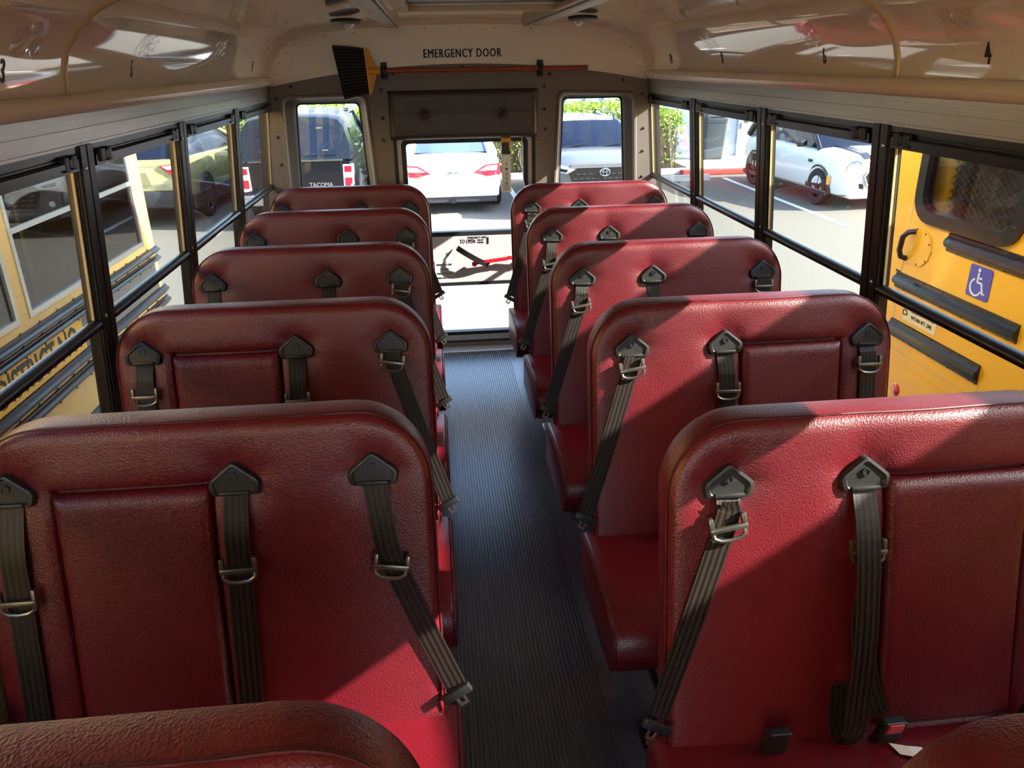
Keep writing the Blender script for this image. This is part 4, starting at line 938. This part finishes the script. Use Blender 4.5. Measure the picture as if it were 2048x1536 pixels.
# white sedan, tail towards the bus: length 4.8
L = 4.8
st = [(0, .60, .32, .62, .02), (.10, .78, .24, .70, .03), (.5, .88, .20, .78, .05), (1.2, .91, .20, .92, .04), (1.7, .92, .20, .96, .03), (2.6, .92, .20, .98, .0), (3.6, .92, .20, 1.0, .0), (4.0, .915, .22, .99, .03), (4.45, .90, .25, .99, .035), (4.70, .87, .28, .98, .03), (4.78, .84, .32, .93, .02), (4.82, .80, .40, .86, .01)]
sed, sb = car('sedan', 'white sedan parked tail first behind the rear door glass', (.12, 19.02, G), 0, 'car_white', st, (1.45, 4.25, 2.05, 3.50, .97, 1.00, 1.46, .86, .60), (.95, 3.75), rearm='car_glass_blue')
for s in (-1, 1):
    part('tail_lamp', fq([(s*.86, .88), (s*.60, .86), (s*.38, .72), (s*.50, .70), (s*.62, .66), (s*.87, .68)], 4.60, 4.838, lambda x, y, z: (x, y-.10*max(0, abs(x)-.6), z)), 'lamp_red', sed)
    part('lamp_lens', fq([(s*.82, .85), (s*.62, .835), (s*.48, .755), (s*.80, .76)], 4.80, 4.845, lambda x, y, z: (x, y-.10*max(0, abs(x)-.6), z)), 'lamp_clear', sed)
    part('exhaust', MB().lathe([(.035, -.1), (.035, .02), (.028, .02)], 14, lambda a, b, h: (s*.55+a, 4.70+h, .25+b)), 'chrome', sed, 40)
part('rear_bumper', MB().rbox(-.84, .84, 4.60, 4.86, .30, .58, .05), 'car_white', sed, 50)
part('bumper_valance', MB().rbox(-.80, .80, 4.50, 4.82, .20, .30, .02), 'car_trim', sed)
part('hitch', MB().box(-.05, .05, 4.6, 4.87, .20, .27).box(-.4, .4, 4.55, 4.62, .20, .25), 'black_metal', sed)
part('licence_plate', MB().rbox(-.16, .16, 4.822, 4.832, .66, .81, .004), 'plate', sed)
tags_text(sed, sb, 'CAK0147', .075, 0, 4.833, .73, sx=.72)
em = part('emblem', MB().tube([(.075*math.cos(t), 4.835, .90+.042*math.sin(t)) for t in [2*PI*k/20 for k in range(20)]], .008, 6, closed=True), 'chrome', sed, 50)
part('trunk_seam', MB().box(-.60, .60, 4.790, 4.80, .985, .99), 'car_trim', sed)
sed.rotation_euler = (0, 0, 0); sed.location = (.12, 14.2+4.85, G)
# turn it round: tail faces the bus
sed.rotation_euler = (0, 0, PI)
# dark pickup with a canopy, tail towards the bus
st = [(0, .70, .45, .85, .02), (.12, .86, .38, .98, .03), (.8, .93, .36, 1.08, .03), (1.3, .94, .36, 1.12, .0), (2.6, .94, .36, 1.12, 0), (3.2, .94, .36, 1.12, 0), (5.0, .94, .38, 1.12, 0), (5.25, .93, .42, 1.12, 0), (5.28, .92, .44, 1.11, 0)]
pk, pb = car('pickup_truck', 'dark navy pickup with a canopy, seen through the left rear window', (-2.45, 13.3+5.3, G), PI, 'car_navy', st, (1.35, 3.35, 1.95, 3.25, 1.12, 1.14, 1.78, .88, .68), (.95, 4.2), .38)
cp = MB(); cr = lambda y, k, z: [(x*k, y, zz) for x, zz in [(.92, 1.12), (.90, 1.35), (.82, z-.10), (.74, z-.02), (.55, z+.02), (0, z+.04), (-.55, z+.02), (-.74, z-.02), (-.82, z-.10), (-.90, 1.35), (-.92, 1.12)]]
cp.loft([cr(3.36, 1, 1.72), cr(3.5, 1, 1.78), cr(4.9, 1, 1.78), cr(5.08, .99, 1.75), ]+[[(x, y+.17*(1-(zz-1.12)/.66), zz) for x, y, zz in cr(5.10, .98, 1.74)]])
can = part('canopy', cp, 'car_navy', pk, 30, label='dark truck bed canopy')
part('canopy_window', MB().add([(-.66, 5.265, 1.19), (.66, 5.265, 1.19), (.60, 5.145, 1.66), (-.60, 5.145, 1.66), (-.66, 5.29, 1.19), (.66, 5.29, 1.19), (.60, 5.17, 1.66), (-.60, 5.17, 1.66)], [(0, 1, 2, 3), (7, 6, 5, 4), (0, 4, 5, 1), (1, 5, 6, 2), (2, 6, 7, 3), (3, 7, 4, 0)]), 'car_glass', can)
for s in (-1, 1):
    part('canopy_side_window', MB().add([(s*.918, 3.6, 1.22), (s*.918, 4.85, 1.22), (s*.865, 4.75, 1.58), (s*.865, 3.65, 1.58), (s*.89, 3.6, 1.22), (s*.89, 4.85, 1.22), (s*.84, 4.75, 1.58), (s*.84, 3.65, 1.58)], [(0, 1, 2, 3), (7, 6, 5, 4), (0, 4, 5, 1), (1, 5, 6, 2), (2, 6, 7, 3), (3, 7, 4, 0)]), 'car_glass', can)
    tl = part('tail_lamp', fq([(s*.76, 1.04), (s*.93, 1.04), (s*.925, .72), (s*.86, .64), (s*.75, .66)], 5.15, 5.305), 'lamp_clear', pk)
    part('lamp_lens', fq([(s*.785, 1.015), (s*.90, 1.015), (s*.90, .92), (s*.78, .92)], 5.30, 5.312).prism([(s*.78, .83), (s*.90, .83), (s*.895, .74), (s*.85, .69), (s*.775, .70)], 'y', 5.30, 5.312), 'lamp_red', tl)
    part('hinge', MB().rbox(s*.42-.05, s*.42+.05, 5.16, 5.19, 1.60, 1.62, .004).rbox(s*.50-.05, s*.50+.05, 5.26, 5.295, 1.26, 1.28, .004), 'chrome', can)
part('tailgate', MB().rbox(-.74, .74, 5.26, 5.30, .62, 1.10, .012), 'car_navy', pk)
part('tailgate_cap', MB().rbox(-.76, .76, 5.25, 5.315, 1.095, 1.125, .008), 'gunmetal', pk)
part('rear_bumper', MB().rbox(-.88, .88, 5.22, 5.42, .42, .60, .03), 'chrome', pk)
tags_text(pk, pb, 'TACOMA', .10, -.38, 5.302, .72, 'chrome', sx=.9)
# grey SUV, nose towards the bus
st = [(0, .62, .34, .76, .02), (.08, .80, .26, .92, .04), (.30, .88, .24, 1.0, .05), (.9, .92, .24, 1.06, .05), (1.25, .93, .24, 1.08, .03), (2.2, .93, .24, 1.10, 0), (3.4, .93, .25, 1.14, 0), (4.2, .90, .28, 1.14, 0), (4.5, .84, .32, 1.08, 0), (4.6, .74, .40, 1.0, 0)]
sv, vb = car('grey_suv', 'grey SUV parked nose towards the bus, seen through the right rear window', (2.68, 13.25, G), 0, 'car_grey', st, (1.05, 4.40, 1.85, 4.0, 1.08, 1.12, 1.54, .86, .66), (.92, 3.6), .36)
part('grille', fq([(-.62, .80), (-.50, .50), (.50, .50), (.62, .80), (.40, .86), (-.40, .86)], -.035, .08), 'car_black', sv)
gm = MB()
for j in range(4):
    for k in range(-5, 6): gm.rbox(k*.10-.035+(j % 2)*.05, k*.10+.035+(j % 2)*.05, -.05, -.03, .54+j*.075, .558+j*.075, .004)
part('grille_mesh', gm, 'car_trim', sv, kind='stuff')
em = part('emblem', MB().tube([(.085*math.cos(t), -.06, .80+.06*math.sin(t)) for t in [2*PI*k/20 for k in range(20)]], .010, 6, closed=True).tube([(.034*math.cos(t), -.06, .80+.055*math.sin(t)) for t in [2*PI*k/16 for k in range(16)]], .007, 6, closed=True).tube([(.07*math.cos(t), -.06, .825+.022*math.sin(t)) for t in [2*PI*k/16 for k in range(16)]], .007, 6, closed=True), 'chrome', sv, 50)
part('bonnet_edge', fq([(-.60, .87), (.60, .87), (.55, .93), (-.55, .93)], -.01, .12), 'car_grey', sv)
for s in (-1, 1):
    part('headlamp', fq([(s*.50, .86), (s*.86, .95), (s*.90, .90), (s*.84, .80), (s*.62, .78)], .0, .25, lambda x, y, z: (x, y+max(0, abs(x)-.55)*.45-.03, z)), 'lamp_clear', sv)
    part('headlamp_bezel', fq([(s*.62, .845), (s*.82, .885), (s*.82, .83), (s*.66, .805)], -.01, .05, lambda x, y, z: (x, y+max(0, abs(x)-.55)*.45-.045, z)), 'car_black', sv)
    part('fog_lamp', MB().lathe([(0, .02), (.045, .01), (.05, 0)], 16, lambda a, b, h: (s*.72+a, .03-h, .55+b)), 'lamp_clear', sv, 40)
    part('bumper_corner', fq([(s*.60, .78), (s*.86, .76), (s*.82, .40), (s*.52, .42), (s*.50, .55)], .0, .10, lambda x, y, z: (x, y+max(0, abs(x)-.60)*.5-.03, z)), 'car_grey', sv)
    part('roof_rail', MB().tube([(s*.60, 2.05, 1.51), (s*.60, 2.15, 1.60), (s*.60, 3.0, 1.63), (s*.60, 3.85, 1.60), (s*.60, 3.95, 1.51)], .016, 8), 'car_black', sv, 50)
part('front_bumper', MB().rbox(-.78, .78, -.04, .20, .28, .44, .04), 'car_trim', sv, 50)
part('wiper', MB().tube([(-.65, .98, 1.10), (-.1, 1.10, 1.16)], .010, 6).tube([(0, .98, 1.10), (.55, 1.10, 1.16)], .010, 6), 'car_black', sv)
part('interior_mirror', MB().rbox(-.10, .10, 1.72, 1.76, 1.34, 1.40, .01), 'car_black', sv)
# olive SUV, tail towards the bus
st = [(0, .62, .36, .78, .02), (.08, .80, .28, .92, .04), (.30, .88, .26, 1.0, .05), (.9, .92, .26, 1.06, .05), (1.25, .93, .26, 1.08, .03), (2.2, .93, .26, 1.10, 0), (3.4, .93, .27, 1.12, 0), (4.3, .92, .30, 1.14, 0), (4.62, .88, .34, 1.12, 0), (4.70, .80, .42, 1.02, 0)]
ov, ob = car('olive_suv', 'olive green SUV parked tail first beyond the left windows', (-5.11, 13.95+4.7, G), PI-.05, 'car_olive', st, (1.10, 4.55, 1.95, 4.15, 1.08, 1.10, 1.56, .87, .66), (.95, 3.65), .37, arch='car_trim')
for s in (-1, 1):
    tl = part('tail_lamp', fq([(s*.92, 1.06), (s*.52, 1.03), (s*.62, .96), (s*.72, .88), (s*.82, .86), (s*.92, .92)], 4.52, 4.72), 'lamp_red', ov)
    part('lamp_lens', fq([(s*.90, 1.045), (s*.58, 1.02), (s*.66, .965), (s*.88, .965)], 4.715, 4.727), 'lamp_clear', tl)
    part('sill_cladding', MB().rbox(min(s*.90, s*.955), max(s*.90, s*.955), .5, 4.4, .26, .50, .015), 'car_trim', ov)
    part('roof_rail', MB().tube([(s*.60, 2.05, 1.53), (s*.60, 2.15, 1.61), (s*.60, 3.0, 1.63), (s*.60, 3.95, 1.61), (s*.60, 4.1, 1.53)], .018, 8), 'gunmetal', ov, 50)
part('rear_bumper', MB().rbox(-.86, .86, 4.50, 4.80, .32, .62, .05), 'car_trim', ov, 50)
part('plate_recess', fq([(-.36, .72), (.36, .72), (.30, .92), (-.30, .92)], 4.70, 4.722), 'car_olive', ov)
part('licence_plate', MB().rbox(-.15, .15, 4.722, 4.73, .74, .89, .004), 'plate', ov)
tags_text(ov, ob, 'OUTBACK', .07, -.50, 4.712, .70, 'chrome', sx=.9)
# white hatchback with black stripes, nose towards the bus
st = [(0, .66, .26, .74, .02), (.05, .76, .22, .82, .05), (.22, .84, .20, .89, .07), (.7, .88, .20, .95, .06), (1.15, .90, .20, .98, .03), (2.2, .90, .20, 1.0, 0), (3.3, .90, .21, 1.02, 0), (3.9, .86, .24, 1.0, 0), (4.15, .78, .30, .92, 0), (4.22, .68, .38, .85, 0)]
mh, hb = car('white_hatchback', 'small white hatchback with black bonnet stripes beyond the right windows', (7.74, 13.19, G), .052, 'car_white', st, (1.00, 4.0, 1.55, 3.75, .98, 1.01, 1.42, .84, .68), (.78, 3.40), .33, 'rim_black', 'car_black', 'car_black')
for s in (-1, 1):
    hl_ = part('headlamp', MB().lathe([(.135, -.10), (.135, .0), (.120, .012), (.112, .004), (.05, .018), (0, .022)], 24, lambda a, b, h: (s*.62+a, .035-h+.30*max(0, a*s+.03), .72+b*1.08)), 'lamp_grey', mh, 40)
    part('lamp_ring', MB().tube([(s*.62+.137*math.cos(t), .03+.30*max(0, s*.137*math.cos(t)+.03), .72+.148*math.sin(t)) for t in [2*PI*k/24 for k in range(24)]], .012, 6, closed=True), 'chrome', hl_, 50)
    part('fog_recess', fq(rrect(s*.58-.13, s*.58+.13, .33, .47, .05), .0, .12, lambda x, y, z: (x, y+max(0, abs(x)-.5)*.35-.02, z)), 'car_black', mh)
    part('fog_lamp', MB().lathe([(0, .02), (.05, .01), (.055, 0)], 16, lambda a, b, h: (s*.58+a, .0-h, .40+b)), 'lamp_clear', mh, 40)
    def topz(x, y):
        for A, B in zip(st, st[1:]):
            if A[0] <= y <= B[0]:
                t = (y-A[0])/(B[0]-A[0]); w_, zb, cr = (A[i_]+(B[i_]-A[i_])*t for i_ in (1, 3, 4)); u = abs(x)/w_
                return zb+cr*(1-.4*u) if u < .5 else zb+cr*.8*(1-(u-.5)/.36)
    part('bonnet_stripe', MB().ribbon([(s*(.37+.05*t_), .07+.92*t_, topz(.37+.05*t_, .07+.92*t_)+.014) for t_ in [k/23 for k in range(24)]], Vector((.07, 0, -.005*s)), .014), 'car_black', mh)
    part('side_marker', MB().rbox(min(s*.89, s*.915), max(s*.89, s*.915), 1.02, 1.14, .74, .79, .005), 'car_black', mh)
    part('sill_cladding', MB().rbox(min(s*.87, s*.915), max(s*.87, s*.915), .4, 3.9, .20, .30, .015), 'car_black', mh)
    part('arch_marker', MB().rbox(min(s*.88, s*.925), max(s*.88, s*.925), .36, .40, .42, .58, .004), 'lamp_amber', mh)
gl_ = part('grille', fq([(-.40, .68), (-.46, .60), (-.40, .46), (-.30, .42), (.30, .42), (.40, .46), (.46, .60), (.40, .68)], -.045, .08), 'car_black', mh)
part('grille_surround', MB().tube([(x, -.05, z) for x, z in [(-.40, .69), (-.47, .60), (-.41, .45), (-.30, .41), (.30, .41), (.41, .45), (.47, .60), (.40, .69)]], .016, 8, closed=True), 'chrome', mh, 50)
for k in range(3): part('grille_bar', MB().rbox(-.40, .40, -.058, -.044, .555+k*.04, .565+k*.04, .003), 'chrome', gl_)
part('lower_intake', MB().rbox(-.42, .42, -.02, .08, .26, .33, .02), 'car_black', mh)
part('licence_plate', MB().rbox(.0, .30, -.066, -.056, .44, .58, .004), 'plate', mh)
tags_text(mh, hb, 'CB', .07, .15, -.067, .51, rear=False)
part('front_bumper', MB().rbox(-.70, .70, -.03, .25, .20, .40, .06), 'car_white', mh, 50)
